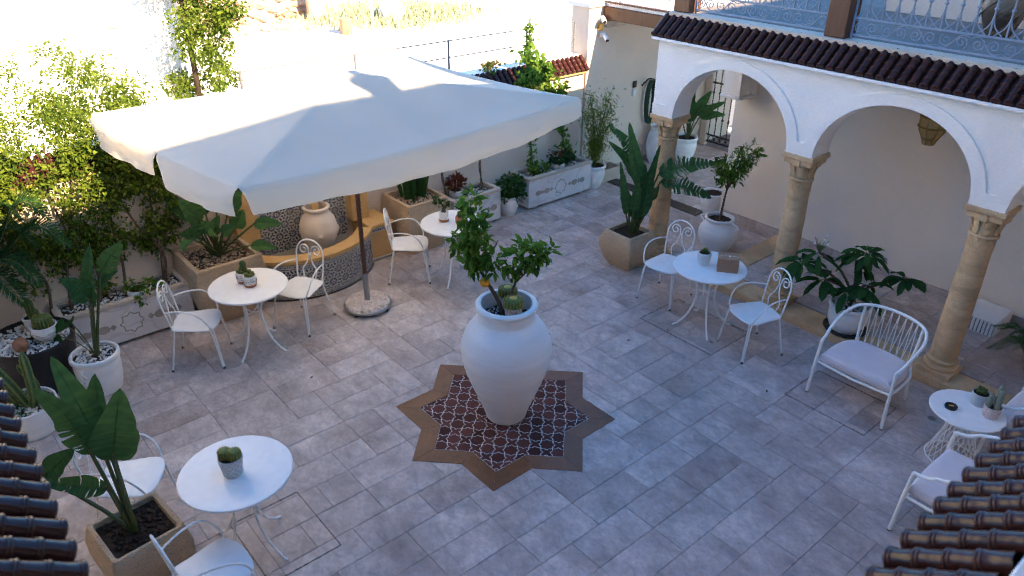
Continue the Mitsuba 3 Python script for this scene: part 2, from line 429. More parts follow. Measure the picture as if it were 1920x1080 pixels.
P = Proto().add('', box(-3.82, 3.9, -3.5, 8.6, -.033, -.008, 0), 'm_grout', False)
pave(P, tile_cells((-3.8, 3.84), (-3.46, 3.44), 3) , 0.0, 3, hide=unseen)
inst(P, 'courtyard_floor', 'courtyard floor of greyish pink stone tiles in one and two module pieces', kind='structure')
P = Proto().add('', box(-3.8, -.545, 3.445, 8.0, -.031, -.006, 0), 'm_grout', False)
pave(P, tile_cells((-3.8, -.53), (3.445, 7.7), 4), 0.0, 4, hide=lambda c: False)
inst(P, 'passage_floor', 'tiled passage floor leading to the iron gate', kind='structure')
KZ = .09
P = Proto().add('', box(-.22, 4.2, 3.71, 5.15, -.02, KZ - .008, 0), 'm_grout', False)
pave(P, tile_cells((-.215, 4.2), (3.715, 5.15), 5), KZ, 5)
for i in range(8):
    P.add('kerb_stone', box(-.52 + i * .58 + .002, .06 + i * .58 - .002, 3.40, 3.71, -.02, KZ + .001 * (i % 3), .006), 'm_sandstone')
for i in range(3):
    P.add('kerb_stone', box(-.52, -.222, 3.714 + i * .48, 3.71 + (i + 1) * .48, -.02, KZ + .001 * (i % 2), .006), 'm_sandstone')
inst(P, 'gallery_floor', 'raised tiled gallery floor behind a sandstone kerb', kind='structure')
one('floor_mat', box(-3.55, -1.72, 4.98, 5.2, .002, .012, .004), 'm_black', 'long dark strip of matting across the passage entrance', 'mat')
# floor hatches: thin dark frames let into the paving
for pts, lab in (([(-.33, 2.22), (.62, 2.22), (.62, 2.88), (-.33, 2.88)], 'dark outlined square floor hatch under the table by the column'),
                 ([(1.47, 2.22), (1.47, 2.82), (2.25, 2.82), (2.25, 2.22)], 'dark outlined floor hatch partly under the loveseat'),
                 ([(-.28, -2.44), (.42, -2.44), (.42, -1.9), (-.28, -1.9)], 'dark outlined floor hatch beneath the table in the foreground')):
    P = Proto(); p = np.array(pts + pts[:1])
    for a, b in zip(p[:-1], p[1:]):
        lo, hi = np.minimum(a, b) - .0026, np.maximum(a, b) + .0026
        P.add('frame_bar', box(lo[0], hi[0], lo[1], hi[1], -.01, .0035 + (.0004 if abs(a[0] - b[0]) > .1 else 0), .001), 'm_black', False)
    inst(P, 'floor_hatch', lab, 'floor hatch')
one('floor_light', cat([xf(lathe([(0, .004), (.022, .004), (.024, .006), (.036, .006), (.037, 0)], 20), (2.53, 2.92, 0))]), 'm_steel', 'small round light let into the floor beside the plinth', 'floor light')

# ------------------------------------------------------------------ star of brown stone with mosaic of stars and crosses
R8 = math.cos(math.pi / 4) / math.cos(math.pi / 8)


def star8(R, a0=0.0, r=R8):
    return [(R * (1 if k % 2 == 0 else r) * math.cos(a0 + k * math.pi / 8), R * (1 if k % 2 == 0 else r) * math.sin(a0 + k * math.pi / 8)) for k in range(16)]


P = Proto().add('', prism(star8(.998), -.02, .0005), 'm_grout', False)
RI = .775
o, q = star8(1.0), star8(RI)
for k in range(16):
    a, b = np.array([o[k], o[(k + 1) % 16], q[(k + 1) % 16], q[k]]), None
    c = a.mean(0); a = c + (a - c) * .994
    P.add('border_slab', tone(slab(a, -.02, .0045, .001), RNG.random(), RNG.random()), 'm_star_border', False)
P.add('grout_bed', prism(star8(RI - .002), -.02, .0022), 'm_mosaic_white', False)
clip = Polygon(star8(RI - .006)); pitch = .142; rot = 0.0; pieces = []
ca, sa = math.cos(math.pi / 4), math.sin(math.pi / 4)


def tile_shape(kind, cx, cy):
    if kind == 's':
        p = star8(pitch / 2 * .985, math.pi / 8 * 0, .80)
    else:
        h, w = pitch / 2, pitch / 2 * .42
        full = Polygon([(-h, -h), (h, -h), (h, h), (-h, h)])
        for sx in (-1, 1):
            for sy in (-1, 1):
                full = full.difference(Polygon([(x + sx * h, y + sy * h) for x, y in star8(pitch / 2, 0, .80)]))
        return full.buffer(-.0039), cx, cy
    return Polygon(p).buffer(-.0037), cx, cy


from shapely import affinity
for i in range(-7, 8):
    for j in range(-7, 8):
        for kind, ox in (('s', 0), ('c', .5)):
            g, _, _ = tile_shape(kind, 0, 0)
            cx, cy = (i + ox) * pitch, (j + ox) * pitch
            g = affinity.translate(g, cx, cy)
            g = affinity.rotate(g, 0, origin=(0, 0)).intersection(clip)
            for s in (g.geoms if hasattr(g, 'geoms') else [g]):
                if s.is_empty or s.area < 4e-5 or s.geom_type != 'Polygon': continue
                P.add('mosaic_piece', tone(prism(s.simplify(.0008), -.01, .0045), RNG.random()), 'm_mosaic_dark', False)
inst(P, 'star_inlay', 'eight pointed star let into the floor with brown border and dark mosaic', kind='structure')

# ------------------------------------------------------------------ glazed roof tiles
TP = [(0, 0), (.027, 0), (.0385, .0015), (.0412, .006), (.039, .0105), (.0368, .0125), (.0385, .0155), (.039, .018), (.0378, .021), (.0362, .0245), (.0358, .050), (.0345, .092)]
TP = [(r * .99, z) for r, z in TP]
TT = [.3, .5, .9, 1, .8, .4, .7, .75, .4, .0, 0, 0]
_t = lathe(TP, 14)
TILE = (_t[0], _t[1], np.c_[np.tile(TT, 14), np.zeros(len(_t[0]))])


def tile_at(base, along, k, step=.078):
    """a tile whose axis climbs from base along the unit vector 'along'; k-th up the slope"""
    z = np.asarray(along, float); z = z / np.linalg.norm(z); x = np.cross([0, 0, 1.], z); x /= np.linalg.norm(x); y = np.cross(z, x)
    ti = np.array([x, y, z]) ; lift = .006 * np.array(y) * (1 if y[2] > 0 else -1)
    V = (TILE[0] + [0, 0, k * step + RNG.normal(0, .0015)]) @ ti + np.asarray(base, float) + lift * 0 + RNG.normal(0, .0008, 3)
    u = TILE[2].copy(); u[:, 0] = np.clip(u[:, 0] * RNG.uniform(.7, 1.1), 0, 1); u[:, 1] = RNG.random()
    return V, TILE[1], u


def tile_roof(name, lab, start, stepv, n, along, per=4, shown=None, bed=None, mouldings=()):
    P = Proto()
    if bed is not None: P.add('bed', bed, 'm_glaze_bed', False)
    for nm, mm, mt in mouldings: P.add(nm, mm, mt, False)
    rest = []
    for i in range(n):
        for k in range(per):
            m = tile_at(np.asarray(start) + np.asarray(stepv) * i, along, k)
            if shown is None or shown(i): P.add('tile', m, 'm_glaze')
            else: rest.append(m)
    if rest: P.add('outer_tile', cat(rest), 'm_glaze', kind='stuff')
    return inst(P, name, lab, 'tile roof')


mat('m_glaze_bed', (.03, .014, .012), .5, .4)


def extr_xz(poly, y0, y1):
    """polygon in (x, z) made thick from y0 to y1"""
    V, F = prism(poly, 0, y1 - y0)
    return np.c_[V[:, 0], y1 - V[:, 2], V[:, 1]], F


def extr_yz(poly, x0, x1):
    V, F = prism(poly, 0, x1 - x0)
    return np.c_[x0 + V[:, 2], V[:, 0], V[:, 1]], F


ZC, ZS, ZT = 1.82, 1.80, 2.70


def ell(c, rx, rz, zc, z0, n=40, leg=True):
    p = [(c + rx * math.cos(t), zc + rz * math.sin(t)) for t in np.linspace(0, math.pi, n)]
    return [(c + rx, z0)] + p + [(c - rx, z0)]


def arcade_wall(P, s0, s1, piers, extr, front, thick, sgn, zt=ZT, rise=.665):
    """plastered arcade wall over piers [(a, b), ...]: spandrel field, proud archivolt bands and pier blocks; extr(poly, d0, d1) with the wall's depth axis"""
    wall = Polygon([(s0, ZC), (s1, ZC), (s1, zt), (s0, zt)]); band = None; blocks = []
    for (a, b) in zip(piers[:-1], piers[1:]):
        c, r = (a[1] + b[0]) / 2, (b[0] - a[1]) / 2
        op = Polygon(ell(c, r, rise, ZC + .012, ZC - .02)); wall = wall.difference(op)
        ob = Polygon(ell(c, r + .115, rise + .112, ZC + .012, ZC)).difference(op)
        band = ob if band is None else band.union(ob)
    for (a, b) in piers:
        bl = Polygon([(a, ZC), (b, ZC), (b, ZC + .13), (a, ZC + .13)])
        band = band.union(bl)
    for (a, b) in zip(piers[:-1], piers[1:]):
        c, r = (a[1] + b[0]) / 2, (b[0] - a[1]) / 2
        band = band.difference(Polygon(ell(c, r, rise, ZC + .012, ZC - .02)))
    band = band.intersection(Polygon([(s0, ZC), (s1, ZC), (s1, zt), (s0, zt)]))
    d0, d1 = (front + .016, front + thick) if sgn > 0 else (front - thick, front - .016)
    for g in (wall.geoms if hasattr(wall, 'geoms') else [wall]): P.add('spandrel', extr(g, d0, d1), 'm_white_plaster', 20)
    e0, e1 = (front, front + .0155) if sgn > 0 else (front - .0155, front)
    for g in (band.geoms if hasattr(band, 'geoms') else [band]): P.add('archivolt', extr(g, e0, e1), 'm_white_plaster', 20)


# north arcade: the one the photograph looks at
YF = 3.45
PIERS = [(-1.45, -1.15), (.325, .62), (2.11, 2.41), (3.88, 4.2)]
P = Proto()
arcade_wall(P, -1.45, 4.2, PIERS, extr_xz, YF, .31, 1)
# west return of the gallery, an arch towards the passage
rw = Polygon([(3.762, ZC), (5.2, ZC), (5.2, ZT), (3.762, ZT)]).difference(Polygon(ell(4.42, .63, .64, ZC + .012, ZC - .05)))
for g in (rw.geoms if hasattr(rw, 'geoms') else [rw]): P.add('return_arch', extr_yz(g, -1.44, -1.16), 'm_white_plaster', 20)
P.add('ceiling', box(-1.44, 4.2, 3.762, 5.14, 2.60, 2.68, .002), 'm_white_plaster', False)
P.add('gallery_wall', box(-1.45, 4.25, 5.142, 5.34, 0, 2.68, .004), 'm_gallery_wall_lightened', False)
for i in range(10):
    P.add('skirting', box(-1.4 + i * .56, -1.4 + i * .56 + .556, 5.128, 5.1405, .0, KZ + .085, .002), 'm_floor', False)
P.add('balcony_slab', box(-1.46, 4.3, 3.63, 8.0, 2.702, 2.90, .004), 'm_white_plaster', False)
P.add('ledge', box(-1.46, 4.3, 3.59, 3.80, 2.902, 2.945, .006), 'm_travertine', False)
P.add('balcony_floor', box(-1.44, 4.3, 3.802, 8.0, 2.9005, 2.915, .002), 'm_grout', False)
for i in range(14):
    for j in range(10):
        x0, y0 = -1.44 + i * .41, 3.804 + j * .41
        P.add('balcony_tile', box(x0 + .002, x0 + .408, y0 + .002, y0 + .408, 2.914, 2.93, .002), 'm_balcony_tile_shaded', False)
P.add('eave_moulding', box(-1.50, 4.25, 3.375, 3.449, 2.665, 2.695, .008), 'm_white_plaster', False)
P.add('upper_wall', box(-.05, 4.3, 5.7, 5.9, 2.931, 3.75, .004), 'm_wall', False)
P.add('end_wall', box(4.205, 4.4, 3.44, 5.34, 0, 2.68, .004), 'm_wall', False)
inst(P, 'north_arcade', 'white plastered arcade with round arches on sandstone columns', 'arcade')
bedm = hull([(x, y, z) for x in (-1.5, 4.2) for (y, z) in ((3.40, 2.697), (3.625, 2.697), (3.625, 2.885))])
tile_roof('tile_roof', 'dark glazed barrel tile strip over the white arches', (-1.475, 3.385, 2.715), (.0965, 0, 0), 59, (0, .235, .19), per=4, shown=lambda i: i < 44, bed=bedm)


# sandstone columns
def column(z0, n=36):
    P = Proto()
    P.add('plinth', box(-.158, .158, -.158, .158, z0, z0 + .05, .006), 'm_sandstone')
    prof = [(.15, z0 + .05), (.15, z0 + .058), (.156, z0 + .068), (.156, z0 + .082), (.148, z0 + .093), (.134, z0 + .097), (.128, z0 + .108), (.130, z0 + .118), (.138, z0 + .124), (.140, z0 + .138), (.134, z0 + .15), (.122, z0 + .156), (.119, z0 + .166)]
    P.add('base', lathe(prof, n), 'm_sandstone', 30)
    sh = [(.117, z0 + .166), (.1175, z0 + .27), (.1145, z0 + .272), (.1145, z0 + .279), (.119, z0 + .281)]
    for t in np.linspace(0, 1, 14): sh.append((.120 - .013 * t + .004 * math.sin(math.pi * t), z0 + .285 + t * (1.40 - .285 - z0)))
    P.add('shaft', lathe(sh, n), 'm_sandstone', 30)
    nk = [(.107, 1.40), (.1125, 1.402), (.1125, 1.415), (.108, 1.418), (.108, 1.508), (.1125, 1.511), (.1125, 1.522), (.12, 1.525), (.128, 1.535), (.128, 1.545), (.12, 1.555), (.112, 1.557)]
    P.add('neck', lathe(nk, n), 'm_sandstone', 30)
    lat = []
    for i in range(12):                     # carved lattice on the neck, low relief
        for sg in (-1, 1):
            a = np.linspace(0, 1, 7); th = 2 * math.pi * (i + sg * a) / 12
            lat.append(tube(np.c_[.1085 * np.cos(th), .1085 * np.sin(th), 1.42 + a * .086], .0042, 5))
    P.add('carved_band', cat(lat), 'm_sandstone')
    lat = []
    for i in range(10):
        for sg in (-1, 1):
            a = np.linspace(0, 1, 7); th = 2 * math.pi * (i + sg * a) / 10
            lat.append(tube(np.c_[.1178 * np.cos(th), .1178 * np.sin(th), z0 + .175 + a * .088], .0045, 5))
    P.add('carved_base_band', cat(lat), 'm_sandstone')
    cp = [(.106, 1.556), (.108, 1.60), (.115, 1.66), (.128, 1.70), (.13, 1.712)]
    P.add('capital', lathe(cp, n), 'm_sandstone', 30)
    fl = []
    for i in range(8):                      # leaves of the capital
        t = 2 * math.pi * (i + .5) / 8; rr = .145 if i % 2 == 0 else .15
        w = .03
        pts = []
        for z, r0, ww in ((1.565, .112, .022), (1.62, .118, .026), (1.68, .135, .03), (1.712, rr, .02)):
            for s in (-1, 1):
                for d in (0, .016): pts.append(((r0 - .012 + d) * math.cos(t) - s * ww * math.sin(t), (r0 - .012 + d) * math.sin(t) + s * ww * math.cos(t), z))
        for a, b in ((0, 8), (4, 12), (8, 16)): fl.append(hull(pts[a:b]))
    P.add('capital_leaf', cat(fl), 'm_sandstone', 40)
    P.add('abacus', cat([box(-.152, .152, -.152, .152, 1.712, 1.765, .004), box(-.172, .172, -.172, .172, 1.767, 1.8185, .006), box(-.035, .035, -.166, -.15, 1.70, 1.764, .004), box(-.035, .035, .15, .166, 1.70, 1.764, .004), box(.15, .166, -.035, .035, 1.70, 1.764, .004), box(-.166, -.15, -.035, .035, 1.70, 1.764, .004)]), 'm_sandstone', False)
    return P


CY = YF + .165
c0, c9 = column(0.0), column(KZ + .002)
inst(c0, 'column', 'sandstone column at the left end of the arcade beside the broad leaved planter', 'column', (-1.30, CY, 0), group='sandstone columns of the arcade')
inst(c9, 'column', 'middle sandstone column behind the table with the parcel', 'column', (.472, CY, 0), group='sandstone columns of the arcade')
inst(c9, 'column', 'sandstone column on the kerb behind the white loveseat', 'column', (2.26, CY, 0), group='sandstone columns of the arcade')
inst(c9, 'column', 'corner sandstone column just outside the frame at right', 'column', (4.03, CY, 0), group='sandstone columns of the arcade')

# west wall with its tile cap, tall house wall beyond
P = Proto()
P.add('', box(-4.02, -3.80, -3.9, 4.70, -.02, 1.76, .004), 'm_wall', False)
P.add('coping', box(-4.10, -3.86, -3.9, 4.70, 1.762, 1.935, .006), 'm_white_plaster', False)
P.add('eave_moulding', box(-3.82, -3.72, -3.9, 4.695, 1.70, 1.735, .006), 'm_ochre', False)
inst(P, 'courtyard_wall', 'low beige courtyard wall behind the planter boxes', 'wall')
bedm = hull([(x, y, z) for y in (-3.9, 4.69) for (x, z) in ((-3.70, 1.737), (-3.858, 1.737), (-3.858, 1.905))])
tile_roof('wall_tile_cap', 'dark glazed tile cap along the top of the low courtyard wall', (-3.69, 4.65, 1.75), (0, -.0915, 0), 93, (-.17, 0, .17), per=3, shown=lambda i: i < 22 or 66 < i < 78, bed=bedm)
P = Proto()
P.add('', box(-4.14, -3.78, 4.722, 8.6, -.02, 2.60, .006), 'm_wall', False)
P.add('coping', box(-4.18, -3.74, 4.68, 8.6, 2.602, 2.66, .006), 'm_white_plaster', False)
P.add('skirting', box(-3.779, -3.765, 4.73, 7.7, 0, .09, .003), 'm_floor', False)
inst(P, 'house_wall', 'tall beige house wall carrying the security cameras', 'wall')
P = Proto()
P.add('beam', box(-3.77, -1.475, 5.00, 5.10, 2.42, 2.60, .006), 'm_wood', False)
P.add('roof_slab', box(-3.77, -1.475, 5.02, 8.0, 2.602, 2.65, .004), 'm_white_plaster', False)
P.add('edge_trim', box(-3.77, -1.475, 4.99, 5.04, 2.652, 2.675, .004), 'm_wood', False)
n = 2200; pr = np.random.default_rng(4)
pb = trimesh.creation.icosphere(subdivisions=0); pv, pf = np.array(pb.vertices), np.array(pb.faces)


def pebbles(xy, z, size, rng, flat=.6, dark=.25):
    out = []
    for (x, y) in xy:
        s = size * rng.uniform(.6, 1.3)
        v = pv * [s, s * rng.uniform(.6, 1), s * flat]; a = rng.uniform(0, 6.28)
        v = v @ np.array([[math.cos(a), -math.sin(a), 0], [math.sin(a), math.cos(a), 0], [0, 0, 1]]).T + [x, y, z + rng.uniform(-.3, .5) * size]
        u = rng.uniform(0, .35) if rng.random() < dark else rng.uniform(.6, 1)
        out.append((v, pf, np.tile([[u, 0]], (len(v), 1))))
    return cat(out)


P.add('pebbles', pebbles(np.c_[pr.uniform(-3.7, -1.55, n), pr.uniform(5.06, 6.6, n)], 2.655, .02, pr, dark=.5), 'm_pebble', True, kind='stuff')
inst(P, 'passage_roof', 'small flat pebble covered roof with brown timber beam over the passage', 'roof')
P = Proto().add('frame', box(-3.76, -3.64, 7.70, 7.78, 0, 2.3, .004), 'm_wall', False).add('frame', box(-2.05, -1.93, 7.70, 7.78, 0, 2.3, .004), 'm_wall', False)
for i in range(13):
    x = -3.60 + i * .125
    P.add('bar', tube([(x, 7.74, .08), (x, 7.74, 1.9)], .009, 6), 'm_iron_dark')
    P.add('bar>knot', ball((x, 7.74, .95), (.02, .02, .03), 1), 'm_iron_dark')
    P.add('bar>knot', ball((x, 7.74, .5), (.02, .02, .03), 1), 'm_iron_dark')
    P.add('bar>knot', ball((x, 7.74, 1.4), (.02, .02, .03), 1), 'm_iron_dark')
for z in (.08, .20, 1.12, 1.75, 1.9):
    P.add('rail', box(-3.64, -2.05, 7.728, 7.752, z - .012, z + .012, .003), 'm_iron_dark', False)
for i in range(12):
    x = -3.5375 + i * .125; t = np.linspace(0, 2 * math.pi, 13)[:-1]
    P.add('ring', tube(np.c_[x + .045 * np.cos(t), 0 * t + 7.74, .14 + .045 * np.sin(t)], .006, 5, closed=True), 'm_iron_dark')
inst(P, 'iron_gate', 'dark wrought iron gate at the end of the passage', 'gate')
one('neighbour_wall', box(-4.1, 1, 9.6, 9.9, -.02, 2.3, .01), 'm_ochre', 'sunlit ochre wall beyond the iron gate', 'wall')
one('wall_box', cat([box(-1.44, -1.18, 4.80, 5.138, 1.84, 2.2, .01), box(-1.46, -1.16, 4.78, 5.138, 1.80, 1.839, .008)]), 'm_white_plaster', 'white plastered box on the gallery wall above the passage plants', 'wall box')
# ------------------------------------------------------------------ east and south wings (the camera stands on their balcony)
XE, YS = 3.82, -3.52
P = Proto()
EP = [(-3.9, -3.6), (-2.1, -1.8), (-.3, 0), (1.5, 1.8), (3.3, 3.6)]
arcade_wall(P, -3.9, 3.4, EP[:-1] + [(3.2, 3.4)], extr_yz, XE, .3, 1)
P.add('ceiling', box(XE + .31, 9, -9, 3.4, 2.60, 2.68, .002), 'm_white_plaster', False)
P.add('back_wall', box(6.2, 6.4, -9, 6.0, 0, 2.9, .004), 'm_wall', False)
P.add('balcony_slab', box(4.06, 9, -9, 3.42, 2.702, 2.90, .004), 'm_white_plaster', False)
P.add('ledge', box(4.05, 4.22, -3.4, 3.42, 2.902, 2.945, .006), 'm_white_plaster', False)
P.add('upper_wall', box(6.2, 6.4, -9, 10, 2.902, 5.148, .004), 'm_wall', False)
P.add('roof_slab', box(4.3, 9, -9, 10.0, 5.15, 5.35, .006), 'm_wood', False)  # lowered, in dark wood, to cut sky and dim reflections
P.add('roof_edge', box(3.95, 4.299, -9, 10.0, 5.15, 6.16, .01), 'm_white_plaster', False)  # top follows the canopy shadow; underside lowered to cut sky
P.add('stair_tower', box(4.31, 7.0, 2.95, 4.25, 5.352, 8.4, .01), 'm_white_plaster', False)
inst(P, 'east_wing', 'east wing of the house beside the camera, with balcony and flat roof', 'wing')
P = Proto()
SP_ = [(-3.8, -3.5), (-2.1, -1.8), (-.3, 0), (1.5, 1.8), (3.3, 3.6)]
arcade_wall(P, -3.8, 3.6, SP_, extr_xz, YS, .3, -1)
P.add('ceiling', box(-3.8, 3.8, -9, YS - .31, 2.60, 2.68, .002), 'm_white_plaster', False)
P.add('back_wall', box(-3.8, 6.2, -5.7, -5.5, 0, 2.6, .004), 'm_wall', False)
P.add('balcony_slab', box(-3.8, 4.05, -9, -3.76, 2.702, 2.90, .004), 'm_white_plaster', False)
P.add('ledge', box(-3.8, 3.7, -3.92, -3.75, 2.902, 2.945, .006), 'm_white_plaster', False)
P.add('corner_roof', box(.6, 3.945, -9, -3.60, 5.15, 5.6, .006), 'm_wood', False)  # unseen roof added to darken the near corner
P.add('corner_wall', box(.6, .8, -9, -5.0, 2.902, 5.148, .006), 'm_white_plaster', False)  # added side wall under the shading roof
P.add('corner_back_wall', box(.805, 6.19, -5.2, -5.0, 2.902, 5.148, .006), 'm_wall', False)  # added wall behind the camera so light comes only from the courtyard
inst(P, 'south_wing', 'south wing of the house under the camera, with open balcony, its corner roof and walls added for shade', 'wing')
bedm = hull([(x, y, z) for y in (-3.45, 3.38) for (x, z) in ((XE + .0, 2.702), (4.045, 2.702), (4.045, 2.885))])
tile_roof('tile_roof', 'dark glazed barrel tile strip in the foreground at lower right', (3.80, -3.40, 2.715), (0, .0975, 0), 69, (.235, 0, .19), per=4, shown=lambda i: 8 < i < 34, bed=bedm)
bedm = hull([(x, y, z) for x in (-3.75, 3.75) for (y, z) in ((YS, 2.702), (-3.745, 2.702), (-3.745, 2.885))])
tile_roof('tile_roof', 'dark glazed barrel tile strip in the foreground at lower left', (3.62, -3.50, 2.715), (-.0955, 0, 0), 76, (0, -.235, .19), per=4, shown=lambda i: 7 < i < 32, bed=bedm)
# plants standing on the roof edge, whose shadow falls on the canopy
P = Proto()
P.add('pot', lathe([(0, 0), (.14, 0), (.2, .3), (.21, .34), (.18, .34), (.17, .3), (0, .3)], 20), 'm_terracotta')
for k in range(9):
    a = k * 2.4; pts = spline([(0, 0, .3), (.12 * math.cos(a), .12 * math.sin(a), .75), (.5 * math.cos(a), .5 * math.sin(a), .95 - .1 * (k % 3))], 10)
    w = .10 * np.sin(np.linspace(.1, math.pi, len(pts))); n_ = np.c_[-math.sin(a) * np.ones(len(pts)), math.cos(a) * np.ones(len(pts)), 0 * w]
    V = np.vstack([pts - n_ * w[:, None], pts + n_ * w[:, None]]); m_ = len(pts); i = np.arange(m_ - 1)
    P.add('leaf', (V, quads(np.stack([i, i + 1, i + 1 + m_, i + m_], 1))), 'm_leaf_dark')
inst(P, 'roof_plant', 'potted plant on the roof parapet outside the frame', 'potted plant', (4.12, 1.05, 6.162))

# ------------------------------------------------------------------ umbrella
UC = arr(-2.44, .04)
f_, r_, l_ = arr(-.96, -1.70), arr(-1.22, 1.97), arr(-3.61, -1.97); k_ = l_ + r_ - f_
ZR, ZP = 2.30, 2.61


def canopy():
    n = 57; U, W = np.meshgrid(np.linspace(-1, 1, n), np.linspace(-1, 1, n), indexing='ij')
    ex, ey = (f_ - l_) / 2, (r_ - f_) / 2; c = (l_ + r_) / 2
    m = np.maximum(np.abs(U), np.abs(W)); q = np.minimum(np.abs(U), np.abs(W))
    z = ZR + (ZP - ZR) * (1 - m) - .06 * np.sin(np.pi * m) * (1 - (q / np.maximum(m, 1e-6)) ** 2) * m
    z += -.05 * m ** 3 * (1 - (q / np.maximum(m, 1e-6)) ** 2)      # edge sags between the rib ends
    z += .006 * np.sin(9 * U + 4 * W) * m * (1 - m)
    X = c[0] + ex[0] * U + ey[0] * W; Y = c[1] + ex[1] * U + ey[1] * W
    V = np.stack([X, Y, z], -1).reshape(-1, 3); i, j = np.meshgrid(np.arange(n - 1), np.arange(n - 1), indexing='ij')
    Q = np.stack([i * n + j, (i + 1) * n + j, (i + 1) * n + j + 1, i * n + j + 1], -1)
    F = []
    for a in range(n - 1):
        for b in range(n - 1):
            p = Q[a, b]; same = (a - (n - 1) / 2 + .5) * (b - (n - 1) / 2 + .5) > 0
            F += [[p[0], p[1], p[2]], [p[0], p[2], p[3]]] if same else [[p[0], p[1], p[3]], [p[1], p[2], p[3]]]
    return (V, np.array(F)), V.reshape(n, n, 3)


cm, grid = canopy()


def valance(edge, drop, rng, out, e0=0.0, e1=0.0):
    """cloth falling from one side in a soft roll, rippled along its length and drawn apart where the sides are split"""
    P0 = np.asarray(edge); n = len(P0); t = np.linspace(0, 1, n)
    al = unit3(edge[-1] - edge[0]); L = np.linalg.norm(edge[-1] - edge[0]); rows = 18; V = []; ph = rng.uniform(0, 6, 4)
    mid = np.sin(np.pi * t); end0, end1 = np.exp(-t * L / .16), np.exp(-(1 - t) * L / .16)
    sag = drop * (.80 + .30 * mid ** .7 + .05 * np.sin(5 * t + ph[0])) + e0 * end0 + e1 * end1
    h, z = 0 * t, 0 * t
    for r in range(rows):
        s = r / (rows - 1)
        ang = np.radians(16 + 72 * min(1, s / .62)) + .42 * np.sin(2 * np.pi * 1.35 * s + ph[1] + 1.2 * t) * mid
        if r: h, z = h + np.cos(ang) * sag / (rows - 1), z - np.sin(ang) * sag / (rows - 1)
        rip = .015 * np.sin(t * L * 7.5 + ph[2] + 2.4 * s) * s ** 1.4 + .008 * np.sin(t * L * 17 + ph[3] - 3 * s) * s
        pull = s ** 1.3 * (.075 * end0 * (e0 > 0) - .075 * end1 * (e1 > 0))
        V.append(P0 + np.outer(h * .8 + rip, out) + np.c_[0 * t, 0 * t, z] + np.outer(pull, al) - np.outer(.05 * s * (end0 * (e0 > 0) + end1 * (e1 > 0)), out))
    V = np.array(V); i, j = np.meshgrid(np.arange(rows - 1), np.arange(n - 1), indexing='ij')
    F = quads(np.stack([i * n + j, (i + 1) * n + j, (i + 1) * n + j + 1, i * n + j + 1], -1).reshape(-1, 4))
    return V.reshape(-1, 3), F


def unit3(v):
    return v / np.linalg.norm(v)


P = Proto()
ex, ey = (f_ - l_) / np.linalg.norm(f_ - l_), (r_ - f_) / np.linalg.norm(r_ - f_)
vr = np.random.default_rng(5); h = 28; cloth = [cm]
for ed, o2, a_, b_ in ((grid[-1, :], ex, .07, .0), (grid[:h + 1, 0], -ey, 0, .05), (grid[h:, 0], -ey, .04, .07), (grid[0, :], -ex, 0, 0), (grid[:, -1], ey, 0, 0)):
    V, F = valance(ed, .27, vr, arr(o2[0], o2[1], 0), a_, b_)
    # wind every strip so that its outer face is the cloth's upper face
    c_ = np.cross(V[F[len(F) // 2, 1]] - V[F[len(F) // 2, 0]], V[F[len(F) // 2, 2]] - V[F[len(F) // 2, 0]])
    cloth.append((V, F if c_ @ arr(o2[0], o2[1], .3) > 0 else F[:, ::-1]))
mm = trimesh.Trimesh(*cat(cloth)[:2], process=False); mm.merge_vertices(digits_vertex=5)
P.add('canopy', (np.array(mm.vertices), np.array(mm.faces)), 'm_canvas', 48)
pole = [(UC[0], UC[1], .11), (UC[0], UC[1], ZP + .02)]
P.add('pole', tube([(UC[0], UC[1], .42), (UC[0], UC[1], ZP - .02)], .024, 14), 'm_pole_wood')
P.add('socket', cat([tube([(UC[0], UC[1], .09), (UC[0], UC[1], .43)], .031, 14), tube([(UC[0] + .03, UC[1], .38), (UC[0] + .075, UC[1], .38)], .008, 8)]), 'm_steel')
hubz = ZP - .07
P.add('hub', xf(lathe([(.0, -.04), (.055, -.04), (.055, .04), (0, .04)], 16), (UC[0], UC[1], hubz)), 'm_pole_wood')
for (a, b) in ((0, 0), (0, h), (0, -1), (h, 0), (h, -1), (-1, 0), (-1, h), (-1, -1)):
    e = grid[a, b] - arr(0, 0, .018); st = arr(UC[0], UC[1], hubz)
    P.add('rib', tube([st, (st + e) / 2 + arr(0, 0, -.01), e], .011, 6), 'm_pole_wood')
    m_ = st + (e - st) * .55; P.add('rib>strut', tube([arr(UC[0], UC[1], 1.95), m_], .008, 6), 'm_pole_wood')
P.add('runner', xf(lathe([(.026, -.05), (.05, -.05), (.05, .05), (.026, .05)], 16), (UC[0], UC[1], 1.95)), 'm_pole_wood')
bs = lathe([(0, .105), (.06, .105), (.18, .10), (.235, .088), (.252, .068), (.252, .05)], 48)
P.add('base', xf(bs, (UC[0], UC[1], 0)), 'm_terrazzo')
P.add('base>tray', xf(lathe([(.0, .03), (.25, .03), (.262, .036), (.264, .06), (.256, .066), (.254, .05)], 48), (UC[0], UC[1], 0)), 'm_steel')
for k in range(4):
    a = k * math.pi / 2 + .5
    P.add('base>castor', cat([ball((UC[0] + .245 * math.cos(a), UC[1] + .245 * math.sin(a), .021), (.021, .021, .021), 2), xf(box(-.014, .014, -.014, .014, .03, .05), (UC[0] + .245 * math.cos(a), UC[1] + .245 * math.sin(a), 0))]), 'm_black', smooth=30)
inst(P, 'patio_umbrella', 'large cream canvas umbrella on dark wooden pole with round pebbled base', 'umbrella')
